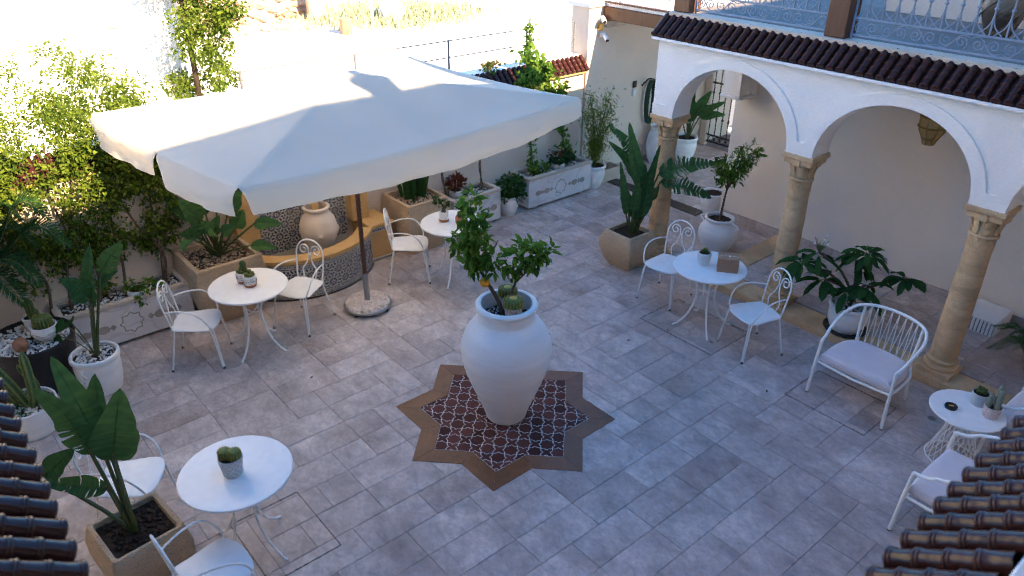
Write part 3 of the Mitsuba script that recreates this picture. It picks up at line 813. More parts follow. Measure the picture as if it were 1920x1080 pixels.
# ------------------------------------------------------------------ furniture
def rounded(w, d, r, n=6):
    return [(sx * (w - r) + r * math.cos(a), sy * (d - r) + r * math.sin(a)) for sx, sy, a0 in ((1, 1, 0), (-1, 1, math.pi / 2), (-1, -1, math.pi), (1, -1, 1.5 * math.pi)) for a in np.linspace(a0, a0 + math.pi / 2, n)]


def pan(outline, z, th, crown):
    """thin seat pan of a closed outline with a softly domed top"""
    o = np.asarray(outline, float); c = o.mean(0); n = len(o); V = []; F = []
    rings = [(.0, z + crown), (.35, z + crown * .9), (.7, z + crown * .55), (.93, z + crown * .1), (1.0, z - .004), (.99, z - th), (.5, z - th)]
    V.append([*c, rings[0][1]])
    for s, zz in rings[1:]:
        V += [[*(c + (p - c) * s), zz] for p in o]
    j = np.arange(n); j2 = (j + 1) % n
    F.append(np.stack([0 * j, 1 + j, 1 + j2], 1))
    for k in range(len(rings) - 2):
        a = 1 + k * n; F.append(quads(np.stack([a + j, a + n + j, a + n + j2, a + j2], 1)))
    return np.array(V), np.vstack(F)


def spiral(cx, cz, r0, r1, a0, turns, n=26):
    t = np.linspace(0, 1, n); a = a0 + turns * 2 * math.pi * t; r = r0 + (r1 - r0) * t
    return np.c_[cx + r * np.cos(a), cz + r * np.sin(a)]


def bistro_chair():
    P = Proto(); zs = .44
    fr = [(.17, -.17), (.185, -.05), (.205, .10), (.195, .165), (.14, .205), (.06, .222), (-.06, .222), (-.14, .205), (-.195, .165), (-.205, .10), (-.185, -.05), (-.17, -.17), (-.10, -.195), (0, -.20), (.10, -.195)]
    out = spline(np.array(fr + fr[:1]), 60)[:-1]
    P.add('seat', pan(out, zs, .006, .010), 'm_paint', 40)
    P.add('seat_rim', tube(np.c_[out, np.full(len(out), zs - .010)], .0075, 7, closed=True), 'm_paint')
    for s in (1, -1):           # front legs are doubled tubes
        a = [(s * .185, .165, zs - .012), (s * .195, .185, zs - .10), (s * .225, .228, .012)]
        b = [(s * .168, .185, zs - .012), (s * .182, .199, zs - .10), (s * .217, .240, .012)]
        P.add('leg', cat([tube(spline(a, 8), .0075, 8), tube(spline(b, 8), .0075, 8)]), 'm_paint')
        P.add('leg>foot', tube([(s * .221, .234, 0), (s * .221, .234, .022)], .013, 10), 'm_black')
        P.add('leg', tube(spline([(s * .165, -.165, zs - .01), (s * .185, -.20, .24), (s * .215, -.245, .01)], 8), .0085, 8), 'm_paint')
        P.add('leg>foot', tube([(s * .2155, -.246, 0), (s * .2155, -.246, .02)], .012, 10), 'm_black')
    ty = lambda z: -.185 - (z - zs) * .17      # the back leans
    def bk(q, dy=0.0):
        q = np.asarray(q, float); return np.c_[q[:, 0], np.array([ty(z) for z in q[:, 1]]) + dy, q[:, 1]]
    hoop = [(.155, zs - .01), (.165, zs + .12), (.168, zs + .27)] + [(.166 * math.cos(t), zs + .275 + .155 * math.sin(t)) for t in np.linspace(.1, math.pi - .1, 13)] + [(-.168, zs + .27), (-.165, zs + .12), (-.155, zs - .01)]
    P.add('back_hoop', tube(bk(spline(hoop, 60)), .0085, 8), 'm_paint')
    for s in (1, -1):
        sp_ = spiral(s * .077, zs + .315, .017, .062, 1.2 if s > 0 else math.pi - 1.2, 1.35 * s)
        tail = [(s * .012, zs + .26), (s * .035, zs + .18), (s * .085, zs + .10), (s * .072, zs + .03), (s * .06, zs - .008)]
        P.add('back_scroll', tube(bk(spline(np.vstack([sp_, [(s * .045, zs + .385)] if 0 else np.zeros((0, 2))]), 60)), .0065, 7), 'm_paint')
        e = sp_[-1]
        P.add('back_scroll', tube(bk(spline(np.vstack([[e], [((e[0] + s * .010) / 2 - s * .004, (e[1] + zs + .26) / 2)], tail]), 40)), .0065, 7), 'm_paint')
        z0 = zs + .19
        P.add('armrest', tube(spline([(s * .168, ty(z0), z0), (s * .205, -.08, zs + .215), (s * .235, .05, zs + .20), (s * .236, .13, zs + .13), (s * .212, .172, zs + .03), (s * .19, .17, zs - .012)], 40), .0075, 8), 'm_paint')
    return P


CH = bistro_chair()
CHG = 'white wrought iron bistro chairs'
for loc, rz, lab in (((-2.61, -1.75), -.55, 'white scroll backed iron chair in front of the marble planter box at left'),
                     ((-2.60, -.65), -2.65, 'white scroll backed iron chair in front of the tiled fountain basin'),
                     ((-2.77, .83), -.61, 'white scroll backed iron chair right of the umbrella pole'),
                     ((-.48, 2.80), -3.0, 'white scroll backed iron chair beside the square stone planter at right'),
                     ((.79, 2.63), 2.77, 'white scroll backed iron chair in front of the middle column'),
                     ((-.74, -2.93), -.58, 'white scroll backed iron chair half hidden behind the foreground broad leaved plant'),
                     ((.46, -2.79), .06, 'white scroll backed iron chair cut by the bottom edge of the photo')):
    inst(CH, 'bistro_chair', lab, 'chair', (*loc, 0), rz, group=CHG)


def bistro_table():
    P = Proto(); zt = .72; R = .378
    P.add('tabletop', lathe([(0, zt), (R - .012, zt), (R - .003, zt - .003), (R, zt - .008), (R, zt - .016), (R - .004, zt - .02), (0, zt - .02)], 72), 'm_paint', 40)
    P.add('apron', lathe([(.30, zt - .021), (.30, zt - .03), (.29, zt - .03), (.29, zt - .021)], 48), 'm_paint')
    for k in range(4):
        a = k * math.pi / 2 + .35; c, s = math.cos(a), math.sin(a)
        pr_ = spline([(.155, zt - .022), (.135, zt - .12), (.098, .46), (.105, .32), (.165, .15), (.25, .045), (.305, .010)], 30)
        P.add('leg', tube(np.c_[pr_[:, 0] * c, pr_[:, 0] * s, pr_[:, 1]], .0105, 9), 'm_paint')
        P.add('leg>foot', ball((.306 * c, .306 * s, .010), (.014, .014, .010), 2), 'm_paint')
    br = [tube(spline([(.10 * math.cos(a), .10 * math.sin(a), .44), (0, 0, .415), (.10 * math.cos(a + math.pi), .10 * math.sin(a + math.pi), .44)], 12), .0065, 7) for a in (.35, .35 + math.pi / 2)]
    P.add('brace', br[0], 'm_paint'); P.add('brace', br[1], 'm_paint')
    return P


BT = bistro_table()
for loc, rz, lab in (((-2.45, -1.24), .25, 'round white bistro table by the big stone planter at left with two painted cactus pots'),
                     ((-2.40, 1.22), .3, 'round white bistro table partly hidden behind the citrus tree'),
                     ((.19, 2.62), .5, 'round white bistro table carrying the brown parcel'),
                     ((.02, -2.40), .1, 'round white bistro table in the left foreground with one twin cactus pot')):
    inst(BT, 'bistro_table', lab, 'table', (*loc, 0), rz, group='round white bistro tables')


def armchair():
    P = Proto(); r = .0145
    for s in (1, -1):
        P.add('leg', tube(spline([(s * .365, .30, .0), (s * .352, .285, .36), (s * .345, .27, .575)], 10), r, 10), 'm_paint')
        P.add('leg>foot', tube([(s * .365, .30, 0), (s * .3648, .2998, .008)], .0165, 10), 'm_black')
        P.add('leg', tube([(s * .295, -.295, 0), (s * .27, -.265, .38)], .0125, 10), 'm_paint')
        P.add('back_post', tube(spline([(s * .255, -.255, .38), (s * .268, -.285, .60), (s * .27, -.302, .775)], 8), .0135, 10), 'm_paint')
        arm = [(s * .345, .27, .572), (s * .35, .235, .575), (s * .355, .19, .585), (s * .362, .145, .607), (s * .366, .125, .628)]
        P.add('armrest', tube(spline(arm, 16), r, 10), 'm_paint')
    h = [(.366, .125, .628), (.372, .0, .672), (.362, -.14, .722), (.31, -.255, .765), (.19, -.318, .79), (0, -.338, .80)]
    hp = np.array(h + [(-x, y, z) for x, y, z in h[-2::-1]])
    hp_ = spline(hp, 60); P.add('back_hoop', tube(hp_, r, 10), 'm_paint')
    rail = [(.345, .27, .345), (.35, .05, .345), (.325, -.15, .345), (.24, -.25, .345), (0, -.275, .345)]
    rp = spline(np.array(rail + [(-x, y, z) for x, y, z in rail[-2::-1]]), 40)
    P.add('seat_rail', tube(rp, .012, 9), 'm_paint'); P.add('seat_rail', tube([(.345, .272, .345), (0, .285, .335), (-.345, .272, .345)], .012, 9), 'm_paint')
    # lacing between the hoop and the rear rail
    lo = [np.array([x, -.262 + .35 * x * x, .375]) for x in np.linspace(-.235, .235, 9)]
    P.add('lace_rail', tube([np.array([x, -.262 + .35 * x * x, .375]) for x in np.linspace(-.26, .26, 12)], .006, 6), 'm_paint')
    hx = lambda x: hp_[np.argmin(np.abs(hp_[:, 0] - x) + 9 * (hp_[:, 1] > -.2))] - np.array([0, 0, .0])
    for k in range(8):
        u = -.215 + k * .0615
        t = hx(u); P.add('lace', tube([lo[k], t], .0036, 5), 'm_cord'); P.add('lace', tube([t, lo[k + 1]], .0036, 5), 'm_cord')
    o = np.array(spline(np.array([(.325, .25), (.30, .278), (0, .29), (-.30, .278), (-.325, .25), (-.33, .0), (-.285, -.16), (-.20, -.225), (0, -.24), (.20, -.225), (.285, -.16), (.33, .0), (.325, .25)]), 72)[:-1])
    n = len(o); V = []; c = arr(0, .02)
    rings = [(.0, .462), (.4, .460), (.75, .455), (.90, .447), (.965, .435), (.995, .418), (1.0, .40), (1.0, .382), (.985, .366), (.93, .358), (.5, .357)]
    V = [[*c, rings[0][1]]]
    for s, z in rings[1:]: V += [[*(c + (p - c) * s), z + .003 * math.sin(7 * p[0] + 3 * p[1]) * (s < .9)] for p in o]
    j = np.arange(n); j2 = (j + 1) % n; F = [np.stack([0 * j, 1 + j, 1 + j2], 1)]
    for k in range(len(rings) - 2):
        a = 1 + k * n; F.append(quads(np.stack([a + j, a + n + j, a + n + j2, a + j2], 1)))
    P.add('cushion', (np.array(V), np.vstack(F)), 'm_cushion', 50)
    pp = np.array([[*(c + (p - c) * 1.0), .402] for p in o]); P.add('cushion>piping', tube(pp, .0035, 5, closed=True), 'm_cushion')
    return P


AC = armchair()
for loc, rz, lab in (((1.94, 2.72), math.pi, 'white tubular garden armchair with laced back in front of the right hand column'),
                     ((3.22, 1.69), math.pi / 2, 'white tubular garden armchair half hidden by the foreground tiles at lower right'),
                     ((3.30, 3.02), math.pi / 2, 'white garden armchair of which only a corner shows at the right edge')):
    inst(AC, 'garden_armchair', lab, 'armchair', (*loc, 0), rz, group='white garden armchairs with pale cushions')

P = Proto()
P.add('tabletop', lathe([(0, .50), (.272, .50), (.281, .496), (.283, .49), (.281, .484), (0, .482)], 64), 'm_paint', 40)
for k in range(20):
    for sg in (1, -1):
        t = np.linspace(0, 1, 10); a = 2 * math.pi * k / 20 + sg * t * 1.15; rr = .20 - .13 * t ** .8 + .03 * t ** 4
        P.add('base_wire', tube(np.c_[rr * np.cos(a), rr * np.sin(a), .008 + t * .472], .0032, 5), 'm_paint')
for z, r in ((.008, .20), (.478, .10)):
    a = np.linspace(0, 2 * math.pi, 33)[:-1]; P.add('base_ring', tube(np.c_[r * np.cos(a), r * np.sin(a), 0 * a + z], .006, 6, closed=True), 'm_paint')
inst(P, 'side_table', 'low round white side table on a wire cone base beside the loveseat', 'side table', (2.86, 2.52, 0))
P = Proto().add('', lathe([(0, .006), (.03, .006), (.038, .02), (.046, .022), (.049, .014), (.046, 0), (0, 0)], 32), 'm_black')
P.add('cigarette_end', tube([(-.02, .0, .014), (.015, .01, .016)], .004, 6), 'm_spine')
inst(P, 'ashtray', 'round black ashtray on the low white side table', 'ashtray', (2.76, 2.44, .5008))

# ------------------------------------------------------------------ pots
def pot(prof, m='m_ceramic', inner=None, fill='m_soil', fz=None, n=48):
    """an open pot from its outer profile; the wall thickness is turned inwards at the rim"""
    P = Proto(); pr_ = [(max(0, r), z) for r, z in prof]; rt, zt = pr_[-1]; t = inner or max(.008, rt * .09)
    ins = [(rt - t * .5, zt + .004), (rt - t, zt - .002), (rt - t * 1.1, (fz if fz else zt * .88) - .03)]
    P.add('pot', lathe(pr_ + ins, n), m, 40)
    z = fz if fz else zt * .88; R = rt - t * 1.05
    g = np.random.default_rng(int(abs(rt * 1e5)) % 999)
    a = np.linspace(0, 2 * math.pi, 25)[:-1]; V = [[0, 0, z + .006]]; F = []
    for k, s in enumerate((.35, .7, 1.0)):
        V += [[R * s * math.cos(x), R * s * math.sin(x), z + g.normal(0, .0035)] for x in a]
    j = np.arange(24); j2 = (j + 1) % 24; F = [np.stack([0 * j, 1 + j, 1 + j2], 1)] + [quads(np.stack([1 + q * 24 + j, 1 + (q + 1) * 24 + j, 1 + (q + 1) * 24 + j2, 1 + q * 24 + j2], 1)) for q in (0, 1)]
    P.add('soil', (np.array(V), np.vstack(F)), fill)
    P.R, P.z = R, z
    return P


def disc_pebbles(P, R, z, n, size, seed, mat_='m_pebble', hole=.03, dark=.3, name='pebbles', cx=0, cy=0):
    g = np.random.default_rng(seed); a = g.uniform(0, 6.283, n); r = np.sqrt(g.uniform(hole ** 2, (R * .96) ** 2, n))
    P.add(name, pebbles(np.c_[cx + r * np.cos(a), cy + r * np.sin(a)], z + size * .3, size, g, dark=dark), mat_, True, kind='stuff')


def handle(a, r0, z0, r1, z1, out, th):
    c, s = math.cos(a), math.sin(a); p = spline([(r0, z0), (r0 + out, z0 + .01), (r1 + out * 1.1, (z0 + z1) / 2 + .02), (r1, z1)], 16)
    return tube(np.c_[p[:, 0] * c, p[:, 0] * s, p[:, 1]], th, 8)


# big white jar in the middle
prof = [(0, 0), (.165, 0), (.178, .01), (.185, .03), (.205, .10), (.26, .25), (.325, .42), (.372, .57), (.392, .70), (.385, .78), (.355, .87), (.305, .95), (.255, 1.005), (.240, 1.03), (.236, 1.09), (.240, 1.115), (.252, 1.12), (.262, 1.13), (.264, 1.145), (.256, 1.158), (.246, 1.162)]
prof = [(0, 0)] + [tuple(q) for q in spline(np.array(prof[1:-7]), 60)] + prof[-7:]
P = pot(prof, 'm_ceramic', .03, 'm_soil', 1.02, n=72)
P.parts[0] = (*P.parts[0][:2], {'label': 'glossy white glazed body with raised rim'})
disc_pebbles(P, .20, 1.025, 260, .011, 11, dark=.45)
inst(P, 'white_jar', 'tall white glazed jar standing on the eight pointed star', 'jar', (.02, 0, .005))


def ribbed(cx, cy, z, r, h, ribs=16, u=.4, spines=True, seed=1):
    """a ball or column cactus with ribs; returns flesh and spines"""
    n, k = ribs * 4, 14; V = []; g = np.random.default_rng(seed); sp_ = []
    for i in range(k + 1):
        t = i / k * math.pi * .5 if h <= 1.3 * r else None
        if t is not None: rr, zz = r * math.cos(t) ** .8 if i < k else 0.001, z + h * math.sin(t)
        else:
            q = i / k; rr = r * (1 if q < .75 else math.sqrt(max(0, 1 - ((q - .75) / .25) ** 2)) + .001) * (.9 + .1 * min(1, q * 4)); zz = z + h * q
        for j in range(n):
            a = 2 * math.pi * j / n; w = 1 + .10 * math.cos(ribs * a)
            V.append([cx + rr * w * math.cos(a), cy + rr * w * math.sin(a), zz])
            if spines and j % 4 == 0 and i < k:
                d = arr(math.cos(a), math.sin(a), .3 + .9 * i / k)
                for _ in range(5):
                    dd = d + g.normal(0, .45, 3); dd /= np.linalg.norm(dd); p = arr(cx + rr * 1.1 * math.cos(a), cy + rr * 1.1 * math.sin(a), zz)
                    s = np.cross(dd, [0, 0, 1.]); s = s / (np.linalg.norm(s) + 1e-9) * .0016; L = r * g.uniform(.08, .17)
                    sp_.append((np.array([p - s, p + s, p + dd * L]), np.array([[0, 1, 2]])))
    i, j = np.meshgrid(np.arange(k), np.arange(n), indexing='ij'); j2 = (j + 1) % n
    F = quads(np.stack([i * n + j, i * n + j2, (i + 1) * n + j2, (i + 1) * n + j], -1).reshape(-1, 4))
    V = np.array(V); aa = np.arctan2(V[:, 1] - cy, V[:, 0] - cx)
    uv = np.c_[np.clip(u + .35 * np.cos(ribs * aa), 0, 1), 0 * aa]
    return (V, F, uv), (cat(sp_) if sp_ else None)


def add_cactus(P, *a, **k):
    f, s = ribbed(*a, **k); P.add('cactus', f, 'm_cactus')
    if s is not None: P.add('cactus>spines', s, 'm_spine', False, kind='stuff')


def straight_pot(r0, r1, h, m, fz=None):
    return pot([(0, 0), (r0 * .96, 0), (r0, .004), (r0 + (r1 - r0) * .5, h * .5), (r1, h - .003)], m, .008, 'm_soil', fz or h * .9, n=36)


# two barrel cacti sunk in the jar
for (x, y, m, lab) in ((-.075, .075, 'm_grey_pot', 'small grey pot with a barrel cactus behind the citrus trunk in the jar'), (.10, -.01, 'm_pink_terrazzo', 'small pale pot with a golden barrel cactus right of the citrus trunk')):
    P = straight_pot(.062, .076, .15, m)
    add_cactus(P, 0, 0, .125, .074, .105, 18, .7, True, 3)
    P.add('crown_wool', ball((0, 0, .222), (.034, .034, .012), 2), 'm_spine')
    inst(P, 'cactus_pot', lab, 'cactus pot', (.02 + x, y, 1.03))
# table pots
for (x, y, lab, tall) in ((-2.535, -1.245, 'painted pot with a tall dark cactus, the farther of two on the left table', 1), (-2.42, -1.225, 'painted pot with a low brown succulent, the nearer of two on the left table', 0)):
    P = Proto()
    P.add('pot', lathe([(0, 0), (.046, 0), (.050, .008), (.057, .05), (.058, .09), (.054, .104), (.050, .104), (.048, .092), (0, .092)], 32), 'm_ceramic', 40)
    P.add('pot>foot_band', lathe([(.0475, .0), (.0515, .008), (.0545, .026), (.0505, .03)], 32), 'm_terracotta')
    zg = [(.0582 * math.cos(a), .0582 * math.sin(a), .062 + .009 * (1 if k % 2 else -1)) for k, a in enumerate(np.linspace(0, 2 * math.pi, 29)[:-1])]
    P.add('pot>painted_zigzag', tube(zg, .0028, 4, closed=True), 'm_zellige_dark')
    for zz in (.042, .083):
        P.add('pot>painted_line', tube([(.0575 * math.cos(a), .0575 * math.sin(a), zz) for a in np.linspace(0, 2 * math.pi, 25)[:-1]], .002, 4, closed=True), 'm_terracotta')
    if tall:
        add_cactus(P, 0.01, .01, .09, .026, .125, 9, .15, True, 5)
        for k in range(5): add_cactus(P, .034 * math.cos(k * 1.3 + 2), .034 * math.sin(k * 1.3 + 2), .088, .017, .04, 8, .25, True, 6 + k)
    else:
        for k in range(5): add_cactus(P, .026 * math.cos(k * 1.26), .026 * math.sin(k * 1.26), .088, .018, .035 + .012 * (k % 3), 8, .3, True, 16 + k)
    inst(P, 'painted_pot', lab, 'cactus pot', (x, y, .7208), s=1.12)
P = straight_pot(.048, .063, .115, 'm_grey_pot')
lz = []
for k in range(12):
    for sg in (1, -1):
        t = np.linspace(0, 1, 8); a = 2 * math.pi * k / 12 + sg * t * 1.5; rr = (.0487 + t * .0145)
        lz.append(tube(np.c_[rr * np.cos(a), rr * np.sin(a), .005 + t * .103], .0024, 4))
for q in lz: P.add('pot>raised_line', q, 'm_camera_white')
add_cactus(P, -.022, -.018, .098, .031, .062, 13, .8, True, 2); add_cactus(P, .024, .018, .098, .031, .070, 13, .8, True, 3)
inst(P, 'patterned_pot', 'grey diamond patterned pot with twin round cacti on the foreground table', 'cactus pot', (.03, -2.42, .7208), s=1.28)
P = straight_pot(.047, .057, .115, 'm_ceramic')
for q in lz: P.add('pot>raised_line', (q[0] * [.93, .93, 1], q[1]), 'm_grey_pot')
leaf_s = []
for k in range(26):
    a, e = k * 2.4, .25 + .042 * k; d = arr(math.cos(a) * math.cos(e), math.sin(a) * math.cos(e), math.sin(e)); s = arr(-math.sin(a), math.cos(a), 0)
    b = arr(0, 0, .108); L = .052
    leaf_s.append(hull([b + d * .008, b + d * L * .55 + s * .011, b + d * L * .55 - s * .011, b + d * L, b + d * L * .55 + arr(0, 0, .006), b + d * L * .5 - arr(0, 0, .004)]))
P.add('rosette', cat([tone(q, .3 + .02 * k) for k, q in enumerate(leaf_s)]), 'm_cactus', False, kind='stuff')
inst(P, 'patterned_pot', 'white diamond patterned pot with a small succulent beside the parcel', 'succulent pot', (.12, 2.60, .7208), s=1.22)
# parcel
P = Proto().add('', box(-.105, .105, -.085, .085, 0, .15, .003), 'm_cardboard', False)
P.add('string', box(-.1054, .1054, -.004, .0, .002, .1506, .0004), 'm_cord', False)
P.add('tape', box(-.0, .012, -.03, .02, .1502, .1512, .0003), 'm_camera_white', False)
inst(P, 'parcel', 'brown cardboard parcel tied with white string on the table', 'parcel', (.345, 2.70, .7208), .62)
# side table pots
P = straight_pot(.062, .068, .11, 'm_grey_pot'); g = np.random.default_rng(8)
ls = []
for k in range(60):
    a, e, q = g.uniform(0, 6.28), g.uniform(.2, 1.4), g.uniform(.02, .055); d = arr(math.cos(a) * math.cos(e), math.sin(a) * math.cos(e), math.sin(e))
    ls.append(ball(arr(0, 0, .105) + d * q, (.009, .009, .012), 1))
P.add('succulent', cat([tone(q, .1 + .3 * g.random()) for q in ls]), 'm_cactus', True, kind='stuff')
inst(P, 'table_pot', 'grey round pot with a dark low succulent on the side table', 'succulent pot', (2.88, 2.67, .5008))
P = straight_pot(.058, .066, .10, 'm_pink_terrazzo')
for (x, y, r, h) in ((-.030, -.018, .019, .13), (.004, .032, .019, .21), (.030, -.014, .021, .19)):
    P.add('cactus', ribbed(x, y, .085, r, h, 12, .6, False, 1)[0], 'm_cactus_grey')
inst(P, 'table_pot', 'pink speckled pot with three finger shaped cacti on the side table', 'cactus pot', (3.01, 2.57, .5008))


# square rough stone planters
def square_pot(w_top, w_mid, w_bot, h, fz, lip=.035, seed=0, r=.03):
    P = Proto(); n = 6; rings = []
    for z, w in ((0, w_bot), (.01, w_bot + .006), (h * .2, w_bot + (w_mid - w_bot) * .55), (h * .5, w_mid * .985), (h * .72, w_mid), (h * .93, w_top + (w_mid - w_top) * .25), (h - .008, w_top), (h, w_top - .008)):
        rings.append([(x, y, z) for x, y in rounded(w, w, r, n)])
    for z, w in ((h, w_top - lip + .006), (h - .006, w_top - lip), (fz - .05, w_top - lip - .004)):
        rings.append([(x, y, z) for x, y in rounded(w, w, r * .7, n)])
    k = len(rings); m = len(rings[0]); V = np.array(rings).reshape(-1, 3); i, j = np.meshgrid(np.arange(k - 1), np.arange(m), indexing='ij'); j2 = (j + 1) % m
    F = quads(np.stack([i * m + j, i * m + j2, (i + 1) * m + j2, (i + 1) * m + j], -1).reshape(-1, 4))
    P.add('pot', (V, F), 'm_rough_stone', 35)
    g = np.random.default_rng(seed); q = 12; xs = np.linspace(-1, 1, q) * (w_top - lip - .002)
    X, Y = np.meshgrid(xs, xs, indexing='ij'); Vs = np.stack([X, Y, fz + g.normal(0, .006, X.shape)], -1).reshape(-1, 3)
    i, j = np.meshgrid(np.arange(q - 1), np.arange(q - 1), indexing='ij')
    P.add('soil', (Vs, quads(np.stack([i * q + j, (i + 1) * q + j, (i + 1) * q + j + 1, i * q + j + 1], -1).reshape(-1, 4))), 'm_soil')
    return P


def sq_pebbles(P, w, z, n, size, seed, m='m_gravel_tan', dark=.35):
    g = np.random.default_rng(seed); P.add('pebbles', pebbles(g.uniform(-w, w, (n, 2)), z, size, g, dark=dark), m, True, kind='stuff')


def stone_trough(L, D, H, wall=.03):
    P = Proto()
    for nm, b in (('side', (-L / 2, L / 2, -D / 2, -D / 2 + wall, .0, H)), ('side', (-L / 2, L / 2, D / 2 - wall, D / 2, .0, H)), ('end', (-L / 2, -L / 2 + wall - .001, -D / 2 + wall + .0005, D / 2 - wall - .0005, 0, H - .001)), ('end', (L / 2 - wall + .001, L / 2, -D / 2 + wall + .0005, D / 2 - wall - .0005, 0, H - .001)), ('bottom', (-L / 2 + wall, L / 2 - wall, -D / 2 + wall, D / 2 - wall, 0, .05))):
        P.add(nm, box(*b, .006), 'm_travertine', False)
    return P


inst(stone_trough(.50, .30, .20), 'stone_trough', 'empty pale stone trough against the beige house wall', 'trough', (-3.60, 5.06, 0), math.pi / 2)


# long marble planter boxes with inlaid stars
def planter_box(L, D=.43, H=.485, mid=True):
    """front face looks to +x, length along y, origin at the middle of the foot"""
    P = Proto(); t = .025
    P.add('front_panel', box(D / 2 - t, D / 2, -L / 2, L / 2, .035, H - .045, .004), 'm_marble', False)
    P.add('back_panel', box(-D / 2, -D / 2 + t, -L / 2, L / 2, .035, H - .045, .004), 'm_marble', False)
    for s in (-1, 1):
        P.add('end_panel', box(-D / 2 + t + .001, D / 2 - t - .001, s * L / 2 - (t if s > 0 else 0), s * L / 2 + (t if s < 0 else 0), .036, H - .046, .004), 'm_marble', False)
        P.add('foot', box(-D / 2 + .04, D / 2 - .03, s * (L / 2 - .16) - .035, s * (L / 2 - .16) + .035, 0, .034, .003), 'm_travertine', False)
    for b in ((D / 2 - .055, D / 2 + .012, -L / 2 - .012, L / 2 + .012), (-D / 2 - .012, -D / 2 + .055, -L / 2 - .012, L / 2 + .012)):
        P.add('rim', box(*b, H - .044, H, .005), 'm_travertine', False)
    for s in (-1, 1):
        P.add('rim', box(-D / 2 + .056, D / 2 - .056, s * (L / 2 + .012) - (.066 if s > 0 else 0), s * (L / 2 + .012) + (.066 if s < 0 else 0), H - .0435, H - .0005, .005), 'm_travertine', False)
    P.add('bottom', box(-D / 2 + t, D / 2 - t, -L / 2 + t, L / 2 - t, .036, .06, .001), 'm_marble', False)
    P.add('soil', box(-D / 2 + t + .002, D / 2 - t - .002, -L / 2 + t + .002, L / 2 - t - .002, .062, H - .075, .001), 'm_soil', False)
    def face(poly, d=.0016):
        V, F = prism(poly, 0, d); return np.c_[D / 2 + V[:, 2], V[:, 0], V[:, 1]], F
    zc = H * .47
    if mid:
        a = Polygon(star8(.125)).difference(Polygon(star8(.108))); P.add('star_inlay', face(affinity.translate(a, 0, zc)), 'm_inlay', False)
    k = 0
    for s in (-1, 1):
        for off, kind, rx, rz in ((.185, 'd', .032, .036), (.275, 'o', .062, .045), (.365, 'd', .032, .036), (.44, 'o', .06, .04)):
            if off + rx > L / 2 - .02: continue
            pl = Polygon([(rx, 0), (0, rz), (-rx, 0), (0, -rz)]) if kind == 'd' else Polygon([(rx * math.cos(q), rz * math.sin(q)) for q in np.linspace(0, 2 * math.pi, 9)[:-1]])
            P.add('diamond_inlay', face(affinity.translate(pl, s * off, zc)), 'm_inlay', False)
    return P


def box_pebbles(P, L, D, z, n, size, seed):
    g = np.random.default_rng(seed); P.add('pebbles', pebbles(np.c_[g.uniform(-D / 2 + .05, D / 2 - .05, n), g.uniform(-L / 2 + .05, L / 2 - .05, n)], z, size, g, dark=.4), 'm_pebble', True, kind='stuff')


for (yc, L, seed, lab) in ((-2.16, 1.24, 1, 'long marble planter box with inlaid star at left, behind the potted broad leaved plant'),
                           (3.88, 1.26, 2, 'long marble planter box with inlaid star near the beige house wall'),
                           (2.33, .80, 3, 'shorter marble planter box behind the citrus tree')):
    P = planter_box(L, mid=L > 1); box_pebbles(P, L, .43, .412, int(420 * L), .014, seed)
    inst(P, 'planter_box', lab, 'planter box', (-3.575, yc, 0), group='marble planter boxes along the wall')
# ------------------------------------------------------------------ tiled fountain against the wall
FY, FCX, FR = -.08, -3.916, .936
P = Proto()
a1 = math.asin(.73 / FR); aa = np.linspace(-a1, a1, 41)


def arc_strip(r0, r1, z0, z1, a=aa, cx=FCX, cy=FY):
    """curved wall or ring segment between two radii"""
    V, n = [], len(a)
    for q in a:
        c, s = math.cos(q), math.sin(q)
        V += [(cx + r0 * c, cy + r0 * s, z0), (cx + r1 * c, cy + r1 * s, z0), (cx + r1 * c, cy + r1 * s, z1), (cx + r0 * c, cy + r0 * s, z1)]
    V = np.array(V); F = []
    for i in range(n - 1):
        b, d = i * 4, i * 4 + 4
        for k in range(4): F.append([b + k, d + k, d + (k + 1) % 4, b + (k + 1) % 4])
    return V, np.vstack([quads(F), [[0, 2, 1], [0, 3, 2]], [[(n - 1) * 4, (n - 1) * 4 + 1, (n - 1) * 4 + 2], [(n - 1) * 4, (n - 1) * 4 + 2, (n - 1) * 4 + 3]]])


P.add('basin_wall', arc_strip(FR - .14, FR, 0, .455), 'm_zellige_ground', 30)
P.add('basin_rim', arc_strip(FR - .155, FR + .022, .457, .50), 'm_ochre', 30)
P.add('basin_foot', arc_strip(FR + .001, FR + .010, 0, .018), 'm_black', 30)
P.add('water', prism([(FCX + .79 * math.cos(q), FY + .79 * math.sin(q)) for q in aa] , .28, .30), 'm_water', False)


def rosette(R, n, seed, dens=1.0):
    """dark kites of one star of the zellige, flat in (u, v)"""
    out = []; g = np.random.default_rng(seed)
    for k in range(n):
        a = 2 * math.pi * (k + .5) / n
        for (r0, r1, r2, w) in ((.17, .40, .64, .098), (.60, .80, 1.0, .15)):
            d = a if r0 < .5 else a + math.pi / n
            q = [(r0, 0), (r1, w), (r2, 0), (r1, -w)]
            out.append(([(R * (r * math.cos(d) - s * math.sin(d)), R * (r * math.sin(d) + s * math.cos(d))) for r, s in q], g.random()))
    out.append(([(R * .11 * math.cos(t), R * .11 * math.sin(t)) for t in np.linspace(0, 2 * math.pi, 9)[:-1]], g.random()))
    return out


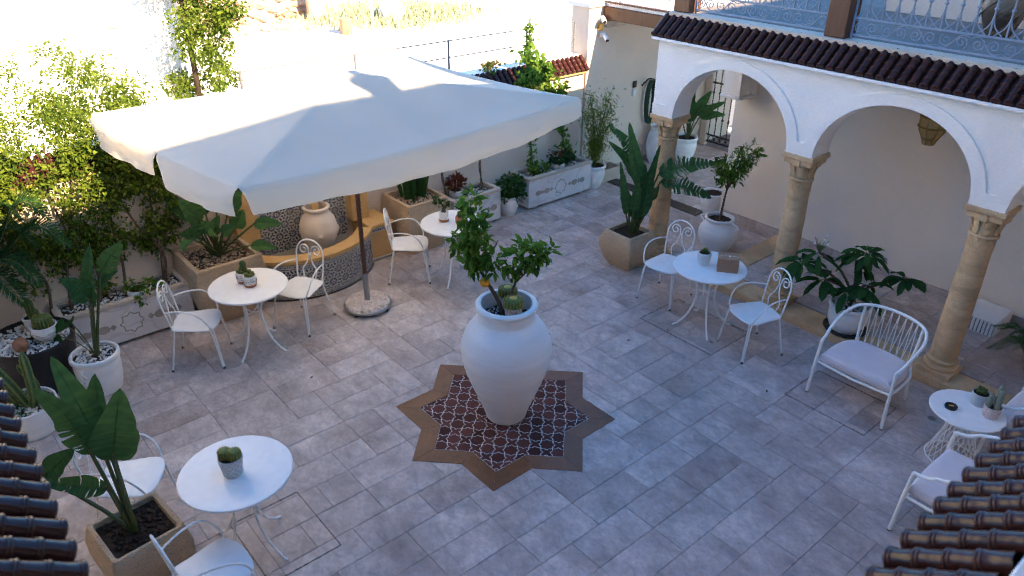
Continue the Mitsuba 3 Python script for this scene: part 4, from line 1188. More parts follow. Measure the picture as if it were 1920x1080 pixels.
def kites(P, name, centres, R, n, warp, u0, u1, v0, v1):
    for ci, (cu, cv) in enumerate(centres):
        ms = []
        for poly, tn in rosette(R, n, ci):
            p = np.array(poly) + [cu, cv]
            if p[:, 0].min() < u0 or p[:, 0].max() > u1 or p[:, 1].min() < v0 or p[:, 1].max() > v1: continue
            V, F = slab(p, -.004, .0022, .0004); ms.append(tone((warp(V), F), tn))
        if ms: P.add(name, cat(ms), 'm_zellige_dark', False, kind='stuff')


def warp_arc(V):      # u = arc length, v = height, third = outwards
    q = V[:, 0] / FR; r = FR + V[:, 2]
    return np.c_[FCX + r * np.cos(q), FY + r * np.sin(q), V[:, 1]]


def warp_back(V):     # u = y, v = z, third = towards +x
    return np.c_[-3.742 + V[:, 2], V[:, 0], V[:, 1]]


pt = .165; L = a1 * FR
kites(P, 'basin_wall>tile_rosette', [((i + .5 * (j % 2)) * pt, .145 + j * pt * .866) for j in range(-1, 3) for i in range(-6, 7)], pt * .575, 12, warp_arc, -L + .01, L - .01, .075, .385)
ch = []
for z in (.055, .42):
    for k in range(62):
        u = -L + .012 + (2 * L - .024) * (k + .5) / 62
        for dv in (-.011, .011):
            p = np.array([(u - .012, z), (u, z + dv), (u + .012, z)]) if k % 2 else np.array([(u - .01, z + dv), (u + .01, z + dv), (u, z + dv * .2)])
            V, F = slab(p, -.004, .0022, .0003); ch.append(tone((warp_arc(V), F), RNG.random()))
P.add('basin_wall>border_chevrons', cat(ch), 'm_zellige_dark', False, kind='stuff')
for z in (.032, .078, .392, .446):
    P.add('basin_wall>border_line', arc_strip(FR + .0005, FR + .003, z - .004, z + .004), 'm_zellige_dark', 30)
P.add('back_panel', box(-3.80, -3.742, -.60, .57, .02, 1.75, .002), 'm_zellige_ground', False)
kites(P, 'back_panel>tile_rosette', [(FY + (i + .5 * (j % 2)) * pt, .36 + j * pt * .866) for j in range(0, 9) for i in range(-4, 5)], pt * .575, 12, warp_back, -.595, .565, .30, 1.6)
for (y0, y1) in ((.572, .80), (-.86, -.602)):
    P.add('pilaster', box(-3.80, -3.60, y0, y1, .50, 1.74, .006), 'm_ochre', False)
    P.add('pilaster>panel', box(-3.602, -3.592, y0 + .04, y1 - .04, .60, .98, .003), 'm_ochre', False)
    P.add('pilaster>panel', box(-3.602, -3.592, y0 + .04, y1 - .04, 1.02, 1.66, .003), 'm_ochre', False)
for (y0, y1) in ((.66, .97), (-1.13, -.82)):
    P.add('side_block', box(-3.80, -3.36, y0, y1, 0, .455, .005), 'm_ochre', False)
    P.add('side_block>cap', box(-3.80, -3.335, y0 - .015, y1 + .015, .457, .502, .006), 'm_ochre', False)
    for (z0, z1) in ((.395, .445), (.0, .05)):
        P.add('side_block>tile_band', box(-3.361, -3.352, y0 + .002, y1 - .002, z0, z1, .001), 'm_zellige_ground', False)
        ch = []
        for k in range(12):
            u = y0 + .014 + k * .0255; p = np.array([(u - .011, z0 + .025), (u, z0 + .025 + .016), (u + .011, z0 + .025), (u, z0 + .025 - .016)])
            V, F = slab(p, -.004, .002, .0003); ch.append(tone((np.c_[-3.352 + V[:, 2], V[:, 0], V[:, 1]], F), RNG.random()))
        P.add('side_block>band_diamonds', cat(ch), 'm_zellige_dark', False, kind='stuff')
inst(P, 'wall_fountain', 'tiled fountain with curved basin, ochre stone rim and star patterned back panel', 'fountain')
pr_ = [(0, 0), (.085, 0), (.10, .01), (.135, .08), (.168, .18), (.172, .25), (.150, .33), (.112, .385), (.100, .41), (.108, .425), (.120, .43), (.122, .445), (.114, .452)]
P = pot([(0, 0)] + [tuple(q) for q in spline(np.array(pr_[1:-4]), 40)] + pr_[-4:], 'm_jar_warm_light', .014, 'm_black', .36)
for a in (-.35, 1.25, 2.8):
    c, s = math.cos(a), math.sin(a); R = .170
    P.add('pot>rosette', cat([ball((R * c, R * s, .21), (.022, .022, .024), 2)] + [ball(((R + .004) * c - .024 * math.cos(t) * s, (R + .004) * s + .024 * math.cos(t) * c, .21 + .024 * math.sin(t)), .0095, 1) for t in np.linspace(0, 6.283, 9)[:-1]]), 'm_jar_warm_light', 40)
P.add('spout', tube([(0, 0, .36), (-.03, .0, .50), (-.05, 0, .56)], .035, 10), 'm_ochre')
inst(P, 'fountain_jar', 'round jar with applied rosettes in the tiled basin, cream tint standing in for warm light', 'jar', (-3.50, .06, .30), s=1.28)

# ------------------------------------------------------------------ foliage
HEX = np.array([[0, 0], [.28, .42], [.66, .40], [1, 0], [.66, -.40], [.28, -.42]])


def leaf_cloud(P0, D, N, Ls, Ws, tn, curl=.18):
    """many small leaves in one mesh: base points, directions, face normals, lengths, widths, tones"""
    P0, D, N = (np.asarray(v, float) for v in (P0, D, N)); n = len(P0)
    D = D / (np.linalg.norm(D, axis=1, keepdims=True) + 1e-9); S = np.cross(N, D); S /= np.linalg.norm(S, axis=1, keepdims=True) + 1e-9; N = np.cross(D, S)
    u, w = HEX[:, 0], HEX[:, 1]
    V = P0[:, None] + D[:, None] * (u[None, :, None] * Ls[:, None, None]) + S[:, None] * (w[None, :, None] * Ws[:, None, None]) + N[:, None] * ((np.abs(w) * .35 * Ws[:, None] - curl * u ** 2 * Ls[:, None])[..., None])
    F = np.array([[0, 5, 3], [5, 4, 3], [0, 3, 1], [1, 3, 2]]); F = (np.arange(n)[:, None, None] * 6 + F[None]).reshape(-1, 3)
    return V.reshape(-1, 3), F, np.repeat(np.c_[tn, 0 * tn], 6, 0)


def unit(v):
    return v / (np.linalg.norm(v, axis=-1, keepdims=True) + 1e-9)


def clump(blobs, n, L, W, seed, up=.35, fill=.55, droop=.25):
    """leaves spread through ellipsoid blobs [(centre, radii)], denser to the outside"""
    g = np.random.default_rng(seed); vol = np.array([np.prod(np.broadcast_to(b[1], 3)) ** .75 for b in blobs]); cnt = np.maximum(3, (n * vol / vol.sum()).astype(int)); out = []
    for (c, r), k in zip(blobs, cnt):
        d = unit(g.normal(size=(k, 3))); q = g.uniform(fill ** 3, 1, k) ** (1 / 3) * g.uniform(.7, 1.08, k)
        # broken into sprays
        sp_ = unit(g.normal(size=(max(3, k // 22), 3))); idx = g.integers(0, len(sp_), k); m = g.random(k) < .65
        d[m] = unit(sp_[idx[m]] + .28 * g.normal(size=(m.sum(), 3)))
        pos = np.asarray(c) + d * q[:, None] * np.broadcast_to(r, 3)
        D = unit(d + .75 * g.normal(size=(k, 3)) + [0, 0, -droop]); N = unit(d * .7 + [0, 0, up] + .55 * g.normal(size=(k, 3)))
        l = L * g.uniform(.6, 1.2, k)
        out.append(leaf_cloud(pos, D, N, l, W * g.uniform(.7, 1.15, k) * l / L, np.clip(g.beta(2, 2.4, k) + .18 * d[:, 2], 0, 1)))
    return cat(out)


def blade(pts, w, nrm=(0, 0, 1), fold=.25, tears=0, seed=0, shape=None, wave=.0):
    """a long leaf: centre line, greatest width, roughly which way its face looks; torn into strips along the side veins when tears > 0"""
    g = np.random.default_rng(seed); n = 26; c = spline(np.asarray(pts, float), n); n = len(c); t = np.linspace(0, 1, n)
    T = unit(np.gradient(c, axis=0)); S = unit(np.cross(T, np.asarray(nrm, float))); N = np.cross(S, T)
    prof = (np.sin(np.pi * np.clip(t, 0, 1) ** .72) ** .62) if shape is None else np.interp(t, *shape)
    prof = np.maximum(prof, .02) * w * .5; prof[-1] = .001
    out = []; tn = g.uniform(.15, .6)
    for s in (1, -1):
        cuts = [0, n - 1]
        if tears: cuts = sorted(set([0, n - 1] + list(g.choice(np.arange(3, n - 2), size=min(n - 6, tears), replace=False))))
        for a, b in zip(cuts[:-1], cuts[1:]):
            i = np.arange(a, b + 1); V = []; sag = g.uniform(-.10, .16) if tears else 0
            for k, f in enumerate((0, .35, .7, 1.0)):
                lean = (g.uniform(.12, .3) if tears else 0) * f
                ww = prof[i] * f; edge = np.ones(len(i))
                if tears and k: edge[0] = .93; edge[-1] = .96
                gap = np.zeros(len(i))
                if tears and k: gap[0] = .10 * f; gap[-1] = -.10 * f
                q = c[i] + S[i] * (s * ww * edge)[:, None] + N[i] * (ww * fold * (1 - .3 * f) + ww * sag * f + wave * w * np.sin(t[i] * 22 + s + k) * f * .3)[:, None] + T[i] * (ww * lean + gap * w * .3)[:, None]
                V.append(q)
            V = np.array(V); m = len(i); r, j = np.meshgrid(np.arange(3), np.arange(m - 1), indexing='ij')
            Q = np.stack([r * m + j, (r + 1) * m + j, (r + 1) * m + j + 1, r * m + j + 1], -1).reshape(-1, 4)
            F = quads(Q if s < 0 else Q[:, ::-1]); U = np.c_[np.clip(tn + .17 * np.sin(np.tile(t[i], 4) * 62) + .12 * (s > 0), 0, 1), np.zeros(4 * m)]
            out.append((V.reshape(-1, 3), F, U))
    rib = tube(c[:-1] - N[:-1] * .002, np.linspace(.006, .0015, n - 1) * min(1.3, w / .16), 5); out.append((rib[0], rib[1], np.tile([[.85, 0]], (len(rib[0]), 1))))
    return cat(out)


def strelitzia(P, leaves, seed=0, stem=.011):
    g = np.random.default_rng(seed)
    for k, (b, m, e, w, tears) in enumerate(leaves):
        b, m, e = arr(*b), arr(*m), arr(*e); ax = e - m; Ln = np.linalg.norm(ax); h = arr(m[0] - b[0], m[1] - b[1], 0)
        b = arr(b[0] * .6, b[1] * .6, 0.0)
        mid = (m + e) / 2 + arr(0, 0, .05 * Ln) + arr(*g.normal(0, .03, 3)) * Ln; out_ = unit(arr(ax[0], ax[1], .0) + 1e-6)
        nrm = arr(0, 0, 1) * max(.1, 1 - abs(ax[2] / Ln)) + arr(.95, -.32, .45) + g.normal(0, .22, 3)
        bl = blade([m, m + (mid - m) * .6, mid, e], w * 1.08, nrm, .30, 0 if not tears else (4 if tears == 1 else 13), seed * 31 + k, wave=.09)
        st = tube(spline([b, b * .7 + m * .3 + arr(0, 0, .05 * np.linalg.norm(m - b)), m, m + (mid - m) * .15], 12), np.linspace(stem, stem * .55, 12), 7)
        P.add('leaf', bl, 'm_leaf_strel', True); P.add('leaf>stalk', st, 'm_stem')


SF = [((-.031, -.036, .058), (-.023, -.104, .703), (-.103, -.275, 1.244), .17, 1), ((-.02, -.023, .058), (-.094, -.033, .62), (-.302, -.122, 1.293), .19, 0), ((-.008, -.009, .058), (.054, -.013, .666), (.19, .115, 1.22), .25, 0),
      ((-.003, -.004, .058), (-.057, .01, .577), (.012, .167, .929), .20, 0), ((-.013, -.015, .058), (-.126, .007, .629), (-.209, .063, 1.136), .19, 0), ((-.035, -.041, .033), (-.04, -.078, .395), (-.182, -.397, .539), .13, 1), ((-.031, -.036, .058), (-.42, -.36, .40), (-.295, -.16, .60), .15, 0)]
SH = [((.012, .014, .08), (.07, .081, .542), (.152, .178, 1.142), .22, 0), ((.021, .025, .08), (.106, .2, .826), (.221, .412, 1.112), .17, 1), ((-.001, -.001, .079), (.117, .06, .614), (.047, -.099, .86), .19, 0), ((.018, .021, .08), (-.044, .179, .621), (.044, .359, .785), .09, 0)]
S3 = [((.046, .054, .038), (.043, .127, .678), (-.257, -.223, 1.355), .23, 2), ((.059, .069, .039), (.138, .085, .467), (-.037, -.12, 1.411), .22, 0), ((.071, .083, .039), (.167, .042, .26), (.272, .087, 1.185), .19, 0), ((.037, .044, .038), (.011, .166, .591), (-.282, -.175, 1.137), .16, 0),
      ((.08, .093, .039), (.186, .217, .765), (.56, .808, .888), .27, 2), ((.093, .108, .039), (.239, .202, .698), (.657, .691, .502), .26, 2), ((.016, .019, .038), (.032, -.116, .293), (-.047, -.209, .96), .13, 0), ((.037, .044, .038), (.121, -.09, .349), (.123, -.087, .818), .14, 0),
      ((.025, .029, .038), (-.085, .055, .264), (-.187, .012, .604), .11, 0), ((.063, .074, .039), (.023, .18, .245), (.006, .237, .675), .13, 0), ((.08, .093, .039), (.116, .213, .427), (.171, .277, .613), .09, 0), ((.05, .02, .03), (.09, .02, .2), (.13, -.05, .62), .11, 0), ((.02, .05, .03), (-.02, .06, .2), (-.10, .0, .55), .11, 0)]
SJ = [((-.037, -.043, .02), (-.117, -.137, .42), (-.384, -.294, .736), .17, 0), ((0, 0, .02), (-.019, -.022, .482), (-.234, -.12, .855), .18, 0), ((.018, .022, .02), (.058, .067, .513), (-.033, .115, .887), .19, 0), ((.037, .043, .02), (.127, .148, .484), (.165, .347, .832), .18, 0),
      ((.044, .052, .02), (.348, .33, .406), (.59, .535, .431), .14, 0), ((.041, .048, .02), (.355, .261, .183), (.528, .463, .148), .14, 0), ((-.059, -.069, .02), (-.012, -.168, .312), (-.123, -.298, .299), .13, 0), ((-.022, -.026, .02), (.17, -.032, .368), (.107, -.183, .466), .14, 0),
      ((.015, .017, .02), (.221, .027, .338), (.321, .144, .43), .13, 0), ((.033, .039, .02), (.165, .193, .333), (.242, .283, .546), .16, 0), ((-.022, -.026, .02), (.049, -.096, .313), (-.089, -.181, .532), .14, 0), ((-.004, -.004, .02), (.122, -.011, .315), (.176, .051, .526), .13, 0)]
SP = [((-.053, -.062, .02), (-.058, -.067, .354), (-.197, -.076, .958), .22, 0), ((-.053, -.062, .02), (-.044, -.051, .4), (-.029, -.034, .939), .2, 0), ((-.042, -.049, .02), (-.002, -.003, .401), (.195, .151, .84), .2, 0), ((-.042, -.049, .02), (.096, -.041, .457), (.39, .302, .677), .17, 0), ((-.042, -.049, .02), (.134, .003, .421), (.41, .325, .462), .16, 0),
      ((-.065, -.076, .02), (-.11, -.129, .354), (-.188, -.22, .76), .17, 0), ((-.053, -.062, .02), (-.024, -.029, .309), (.007, -.145, .699), .2, 0)]

SJ += [(b, (m[0] * .9, -m[1] * .9, m[2]), (e[0] * .9, -e[1] * .9, e[2] * .95), w, 0) for b, m, e, w, _ in (SJ[3], SJ[4], SJ[8], SJ[9])]
# foreground square planter with a large broad leaved plant
P = square_pot(.235, .262, .20, .50, .455, .036, 1)
g = np.random.default_rng(3); P.add('bark_chips', pebbles(g.uniform(-.17, .17, (220, 2)), .462, .011, g, dark=1.0), 'm_soil', True, kind='stuff')
inst(P, 'stone_planter', 'square rough stone planter with dark soil in the left foreground', 'planter', (-.16, -3.05, 0), .1)
P = Proto(); strelitzia(P, SF, 11, .017); inst(P, 'broad_leaved_plant', 'tall broad leaved plant growing from the foreground square planter', 'plant', (-.15, -3.05, .45))
P = square_pot(.215, .262, .165, .455, .405, .034, 2)
inst(P, 'stone_planter', 'square bulging stone planter beside the left column of the arcade', 'planter', (-1.345, 3.11, 0))
P = Proto(); strelitzia(P, S3, 12, .016); inst(P, 'broad_leaved_plant', 'lush plant with torn banana like leaves in the planter by the left column', 'plant', (-1.345, 3.11, .40))
P = square_pot(.355, .375, .265, .70, .645, .05, 3, .02); sq_pebbles(P, .29, .65, 900, .0095, 5)
inst(P, 'stone_planter', 'large square stone planter with tan gravel left of the fountain', 'planter', (-3.41, -1.18, 0))
P = Proto(); strelitzia(P, SJ, 13, .013); inst(P, 'broad_leaved_plant', 'dense broad leaved plant in the stone planter left of the fountain', 'plant', (-3.43, -1.18, .64))
P = square_pot(.30, .325, .235, .69, .64, .045, 4, .02); sq_pebbles(P, .245, .645, 700, .0095, 6)
inst(P, 'stone_planter', 'large square stone planter with tan gravel right of the fountain', 'planter', (-3.46, 1.40, 0))
P = Proto(); g = np.random.default_rng(21)
for k in range(20):
    a = g.uniform(0, 6.28); r = g.uniform(.02, .15); b = arr(r * math.cos(a), r * math.sin(a), 0); e = b * 1.5 + arr(g.normal(0, .03), g.normal(0, .03), g.uniform(.36, .62))
    P.add('leaf', blade([b, (b + e) / 2, e], .075, (math.cos(a + 1), math.sin(a + 1), .1), .35, 0, k, ([0, .1, .6, .9, 1], [.6, .8, 1, .6, .02])), 'm_leaf_dark', True)
inst(P, 'sword_leaved_plant', 'upright sword leaved plant in the stone planter right of the fountain', 'plant', (-3.48, 1.40, .64))

# pots of the left side
prf = [(0, 0), (.155, 0), (.168, .012), (.19, .12), (.20, .26), (.197, .335), (.205, .34), (.214, .355), (.214, .385), (.206, .395)]
P = pot(prf, 'm_ceramic', .022, 'm_soil', .355); disc_pebbles(P, .17, .358, 170, .015, 4)
for a in (-.75, 2.4): P.add('pot>handle', handle(a, .197, .325, .20, .24, .035, .011), 'm_ceramic')
c, s = math.cos(-.95), math.sin(-.95)
P.add('pot>medallion', cat([ball((.203 * c, .203 * s, .20), (.02, .02, .022), 2), (lambda t: tube(np.c_[.205 * c - .036 * np.cos(t) * s, .205 * s + .036 * np.cos(t) * c, .20 + .036 * np.sin(t)], .007, 6, closed=True))(np.linspace(0, 6.283, 21)[:-1]), ball((.203 * c, .203 * s, .255), (.008, .008, .02), 1)]), 'm_ceramic', 40)
inst(P, 'white_pot', 'white pot with small handles and a medallion before the left marble planter box', 'pot', (-2.71, -2.66, 0))
P = Proto(); strelitzia(P, SH, 14, .014)
for k, (d, m, e) in enumerate((((0, 0, 0), (-.20, -.14, .30), (-.27, -.24, .20)), ((0, 0, 0), (-.10, -.10, .34), (-.02, -.14, .40)), ((0, 0, 0), (-.22, -.20, .18), (-.25, -.27, .03)))):
    P.add('lower_leaf', blade([m, (arr(*m) + arr(*e)) / 2 + arr(0, 0, .02), e], .13, (.4, -.4, .8), .2, 0, 50 + k, ([0, .08, .3, .7, 1], [.5, .95, 1, .6, .02])), 'm_leaf_dark', True)
    P.add('lower_leaf>stalk', tube(spline([d, (arr(*d) + arr(*m)) / 2 + arr(0, 0, .04), m], 8), .005, 6), 'm_stem')
inst(P, 'broad_leaved_plant', 'broad leaved plant with upright blue green blades in the white medallion pot', 'plant', (-2.70, -2.65, .36))
P = pot([(0, 0), (.27, 0), (.285, .01), (.36, .47), (.365, .50), (.36, .512)], 'm_black', .02, 'm_soil', .475); disc_pebbles(P, .34, .478, 800, .0155, 9, dark=.2)
inst(P, 'dark_planter', 'large black round planter filled with white pebbles at the left edge', 'planter', (-3.16, -3.06, 0))
P = pot([(0, 0), (.05, 0), (.095, .03), (.118, .08), (.108, .125), (.100, .135), (.108, .145)], 'm_ceramic', .014, 'm_soil', .125)
t = np.linspace(0, 6.283, 49)[:-1]; P.add('pot>raised_garland', tube(np.c_[.119 * np.cos(t), .119 * np.sin(t), .088 + .010 * np.sin(5 * t)], .003, 5, closed=True), 'm_inlay')
add_cactus(P, -.01, 0, .12, .075, .115, 16, .45, True, 12)
inst(P, 'cactus_bowl', 'small white bowl with a round cactus standing on the white pebbles', 'cactus pot', (-3.05, -2.94, .498))
P = Proto().add('', (lambda m: (m[0] * (1 + .10 * np.sin(m[0] @ np.array([[70.], [50], [60]]))), m[1]))(ball((0, 0, 0), (.085, .06, .06), 3)), 'm_terracotta')
inst(P, 'stone_lump', 'tan lump of stone lying on the white pebbles', 'stone', (-3.00, -3.16, .54))
P = pot([(0, 0), (.06, 0), (.08, .05), (.09, .12), (.085, .13)], 'm_ceramic', .01); add_cactus(P, 0, 0, .11, .035, .20, 8, .2, True, 31); add_cactus(P, .03, .03, .11, .025, .10, 8, .2, True, 33)
inst(P, 'cactus_bowl', 'small white pot with a dark column cactus behind the round cactus bowl', 'cactus pot', (-3.32, -2.98, .498))
P = pot([(0, 0), (.165, 0), (.178, .008), (.205, .10), (.215, .235), (.212, .25)], 'm_ceramic', .012, 'm_soil', .215); disc_pebbles(P, .185, .22, 260, .014, 14, dark=.25)
inst(P, 'white_pot', 'wide white bowl pot with pebbles at the left edge in front of the black planter', 'pot', (-2.46, -3.30, 0), s=1.12)
P = Proto()
for k, (b, m, e, r) in enumerate((((.03, .02, 0), (-.04, -.05, .22), (-.16, -.17, .50), .034), ((.05, .04, 0), (.10, .07, .18), (-.02, .09, .46), .032), ((-.05, -.05, 0), (-.16, -.14, .16), (-.24, -.22, .40), .034), ((0, .04, 0), (-.06, .10, .12), (-.14, .04, .30), .028))):
    c = spline([b, m, e], 24); n = 30; rr = r * np.minimum(1, (np.linspace(1, 0, len(c)) * 9 + .02)) ** .5; V, F = tube(c, rr, n)
    a = np.arange(n) * 2 * math.pi / n; w = 1 + .16 * np.cos(5 * a); cc = np.repeat(c, n, 0); V[:len(cc)] = cc + (V[:len(cc)] - cc) * np.tile(w, len(c))[:, None]
    u = np.r_[np.tile(np.clip(.35 + .4 * np.cos(5 * a), 0, 1), len(c)), .4, .4]
    P.add('stem', (V, F, np.c_[u, 0 * u]), 'm_cactus', True)
P.add('small_succulents', clump([((.10, -.02, .03), (.05, .05, .04)), ((-.10, .06, .03), (.06, .05, .05)), ((0, -.10, .03), (.06, .05, .04))], 160, .04, .02, 8), 'm_leaf_strel', True, kind='stuff')
inst(P, 'column_cactus', 'ribbed green column cactus leaning in the wide white bowl pot', 'cactus', (-2.46, -3.30, .235), s=1.12)

# cycad at the left edge
P = Proto(); b = arr(-3.60, -3.58, 0)
prf = [(.0, 0), (.15, 0), (.17, .2), (.16, .45), (.13, .62), (.05, .72), (0, .74)]; P.add('trunk', xf(lathe(prf, 24), b), 'm_bark')
g = np.random.default_rng(2); sc_ = []
for k in range(170):
    a = k * 2.399; z = .04 + .0038 * k; r = np.interp(z, [p[1] for p in prf[1:]], [p[0] for p in prf[1:]]); o = b + arr(r * math.cos(a), r * math.sin(a), z); d = arr(math.cos(a), math.sin(a), .8)
    s_ = arr(-math.sin(a), math.cos(a), 0) * .022; sc_.append(hull([o - s_, o + s_, o + arr(0, 0, .05), o + d * .035 - s_ * .6, o + d * .035 + s_ * .6, o + d * .05 + arr(0, 0, .02)]))
P.add('trunk>leaf_scales', cat(sc_), 'm_bark', False, kind='stuff')
ends = [((.50, 1.10, 1.22), .45), ((.50, .99, 1.56), .35), ((.52, .72, .80), .60), ((.30, .85, 1.2), .4), ((.75, .35, 1.2), .35), ((.1, .75, 1.35), .4), ((.6, .05, 1.2), .4), ((.2, .4, 1.6), .3), ((-.2, .7, 1.2), .4), ((.3, -.3, 1.3), .4), ((.62, .6, .72), .5)]
for k, (e, hh) in enumerate(ends):
    e = arr(*e) * g.uniform(.9, 1.05); c = spline([b + arr(0, 0, .7), b + arr(e[0] * .45, e[1] * .45, .7 + hh * .55 + e[2] * .2), b + arr(e[0] * .8, e[1] * .8, .55 + e[2] * .75 + hh * .2), b + arr(e[0], e[1], .38 + e[2] * .8)], 40); T_ = unit(np.gradient(c, axis=0)); S_ = unit(np.cross(T_, [0, 0, 1.])); N_ = np.cross(S_, T_); m = len(c)
    fr_ = []
    t_ = np.linspace(.12, 1, 64); cc = np.stack([np.interp(t_, np.linspace(0, 1, m), c[:, q]) for q in range(3)], 1); tt, ss, nn = (np.stack([np.interp(t_, np.linspace(0, 1, m), X[:, q]) for q in range(3)], 1) for X in (T_, S_, N_))
    ln = .19 * np.sin(np.pi * np.clip(t_ * .93 + .04, 0, 1)) ** .6 + .01
    for s in (1, -1): fr_.append(leaf_cloud(cc, ss * s + tt * .55 + nn * .3 + g.normal(0, .05, cc.shape), nn + g.normal(0, .1, cc.shape), ln, np.full(len(ln), .0135), g.uniform(.1, .7, len(ln)), .1))
    P.add('frond', cat(fr_), 'm_leaf_dark', True); P.add('frond>rachis', tube(c, np.linspace(.011, .003, m), 6), 'm_stem')
inst(P, 'cycad', 'cycad with scaly dark trunk and arching fronds at the left edge', 'cycad')

# climbers over the wall at left, rooted in the marble planter box
g = np.random.default_rng(31); bl, tl = [], []
for k in range(210):
    y = g.uniform(-3.8, -1.22); low = .80 + .22 * math.sin(4.1 * y + 1) + .12 * math.sin(9 * y); top = 2.1 + .2 * math.sin(y * 3); z = low + (top - low) * g.random() ** .9
    if -2.74 < y < -2.45 and 1.28 < z < 1.58: continue
    d = .09 + .17 * max(0, min(1, (z - .8) / .9))
    bl.append((arr(-3.79 + d * g.uniform(.25, 1.0), y, z), arr(.08 + d * .3, g.uniform(.09, .17), g.uniform(.08, .16))))
for k in range(75):       # over the top of the wall and beyond
    y = g.uniform(-3.95, -1.45); tl.append((arr(g.uniform(-5.6, -3.75), y, g.uniform(1.85, 2.55)), arr(.24, .24, .2)))
for (y, z0, z1) in ((-2.6, .55, 1.0), (-1.72, .75, 1.0), (-2.85, .6, 1.1), (-2.2, .8, 1.1), (-2.45, .5, .9)):
    for q in range(4): bl.append((arr(-3.70, y + g.normal(0, .08), g.uniform(z0, z1)), arr(.08, .10, .10)))
for k in range(34):
    y = g.uniform(-3.95, -2.2); bl.append((arr(g.uniform(-3.86, -3.64), y, g.uniform(1.72, 2.02)), arr(.14, .16, .12)))
P = Proto(); P.add('foliage', cat([clump(bl, 26000, .043, .026, 32, up=.25, fill=.1), clump(tl, 12500, .042, .025, 33, up=.4, fill=.1)]), 'm_leaf_yellow', True, kind='stuff')
for k, (y, y2) in enumerate(((-1.72, -1.6), (-1.70, -1.95), (-2.35, -2.5), (-2.62, -2.3), (-2.8, -3.0), (-2.1, -2.0))):
    P.add('stem', tube(spline([(-3.62, y, .40), (-3.66 + g.normal(0, .02), y + .05, .75), (-3.70, (y + y2) / 2, 1.1), (-3.74, y2, 1.6), (-3.9, y2 + .1, 2.0)], 20), np.linspace(.016, .007, 20), 6), 'm_bark')
inst(P, 'wall_climber', 'dense leafy climber covering the wall behind the left marble planter box', 'climber')
P = pot([(0, 0), (.05, 0), (.085, .03), (.10, .075), (.092, .10), (.097, .108)], 'm_ceramic', .012)
P.add('foliage', clump([((-.05, -.05, .15), (.08, .08, .07)), ((.06, .10, .13), (.10, .09, .08)), ((.12, .0, .03), (.05, .06, .08)), ((.05, .2, .05), (.06, .07, .12))], 420, .035, .028, 41), 'm_leaf', True, kind='stuff')
inst(P, 'trailing_plant', 'small white bowl with trailing green plant in the left marble planter box', 'potted plant', (-3.46, -2.02, .415))


def thin_vine(P, path, n, L, W, seed, r=.07, m='m_leaf', twist=0):
    g = np.random.default_rng(seed); c = spline(path, 40)
    P.add('stem', tube(c, np.linspace(.012, .004, len(c)), 6), 'm_bark')
    if twist:
        a = np.linspace(0, 14, len(c)); P.add('stem', tube(c + np.c_[.018 * np.cos(a), .018 * np.sin(a), 0 * a], .008, 6), 'm_bark')
    return c, g


def vine_leaves(c, t0, t1, n, L, W, g, r):
    k = (np.clip(g.uniform(t0, t1, n), 0, 1) * (len(c) - 1)).astype(int); pos = c[k] + g.normal(0, r, (n, 3)) * [.8, 1, .9]
    return leaf_cloud(pos, unit(g.normal(size=(n, 3)) + [.5, -.2, -.5]), unit(g.normal(size=(n, 3)) * .5 + [.5, -.4, .6]), L * g.uniform(.6, 1.2, n), W * g.uniform(.7, 1.2, n), g.beta(2, 2, n))


# right hand planter boxes: vines, bowls, flowers
P = Proto()
c, g = thin_vine(P, [(-3.58, 3.53, .42), (-3.64, 3.53, .8), (-3.72, 3.55, 1.2), (-3.74, 3.5, 1.5), (-3.78, 3.6, 1.85)], 0, 0, 0, 51)
P.add('foliage', cat([vine_leaves(c, .03, .95, 260, .06, .04, g, .045), clump([((-3.55, 3.62, .52), (.12, .14, .10))], 170, .055, .036, 52)]), 'm_leaf', True, kind='stuff')
inst(P, 'slim_climber', 'slim leafy climber on a post in the far marble planter box, left one', 'climber')
P = Proto()
c, g = thin_vine(P, [(-3.60, 4.22, .42), (-3.66, 4.18, .8), (-3.70, 4.1, 1.2), (-3.66, 3.9, 1.62), (-3.68, 3.6, 1.86), (-3.86, 3.66, 2.05), (-3.93, 3.7, 2.3), (-3.93, 3.72, 2.5)], 0, 0, 0, 53)
P.add('foliage', cat([vine_leaves(c, .05, .55, 210, .08, .055, g, .05), vine_leaves(c, .50, .78, 300, .08, .055, g, .10), vine_leaves(c, .76, 1, 70, .075, .042, g, .035), clump([((-3.60, 3.4, 1.84), (.16, .22, .08)), ((-3.58, 3.95, 1.62), (.14, .2, .10)), ((-3.60, 3.66, 1.90), (.16, .16, .10))], 430, .075, .05, 55)]), 'm_leaf', True, kind='stuff')
for s in ((-3.93, 3.56, 2.5), (-3.9, 3.88, 2.5)): P.add('shoot', tube(spline([(-3.93, 3.72, 2.44), (-3.93, (3.72 + s[1]) / 2, 2.52), s], 8), .004, 5), 'm_stem')
inst(P, 'leafy_climber', 'large leaved climber scrambling over the tile cap and up the railing post', 'climber')
P = pot([(0, 0), (.06, 0), (.09, .03), (.105, .075), (.10, .105)], 'm_ceramic', .012)
P.add('foliage', clump([((0, 0, .18), (.15, .15, .10)), ((.06, .12, .2), (.12, .12, .10))], 420, .06, .034, 61), 'm_leaf_dark', True, kind='stuff')
g = np.random.default_rng(62); P.add('flowers', cat([ball((g.normal(0, .08), g.normal(.03, .09), .25 + g.normal(0, .03)), (.011, .011, .009), 1) for _ in range(26)]), 'm_flower_red', kind='stuff')
mat('m_flower_red', (.33, .02, .025), .6, .3)
inst(P, 'flower_bowl', 'white bowl of dark leaves with small red flowers in the far marble planter box', 'potted plant', (-3.54, 3.98, .415))
P = pot([(0, 0), (.06, 0), (.085, .03), (.095, .075), (.09, .105)], 'm_ceramic', .012)
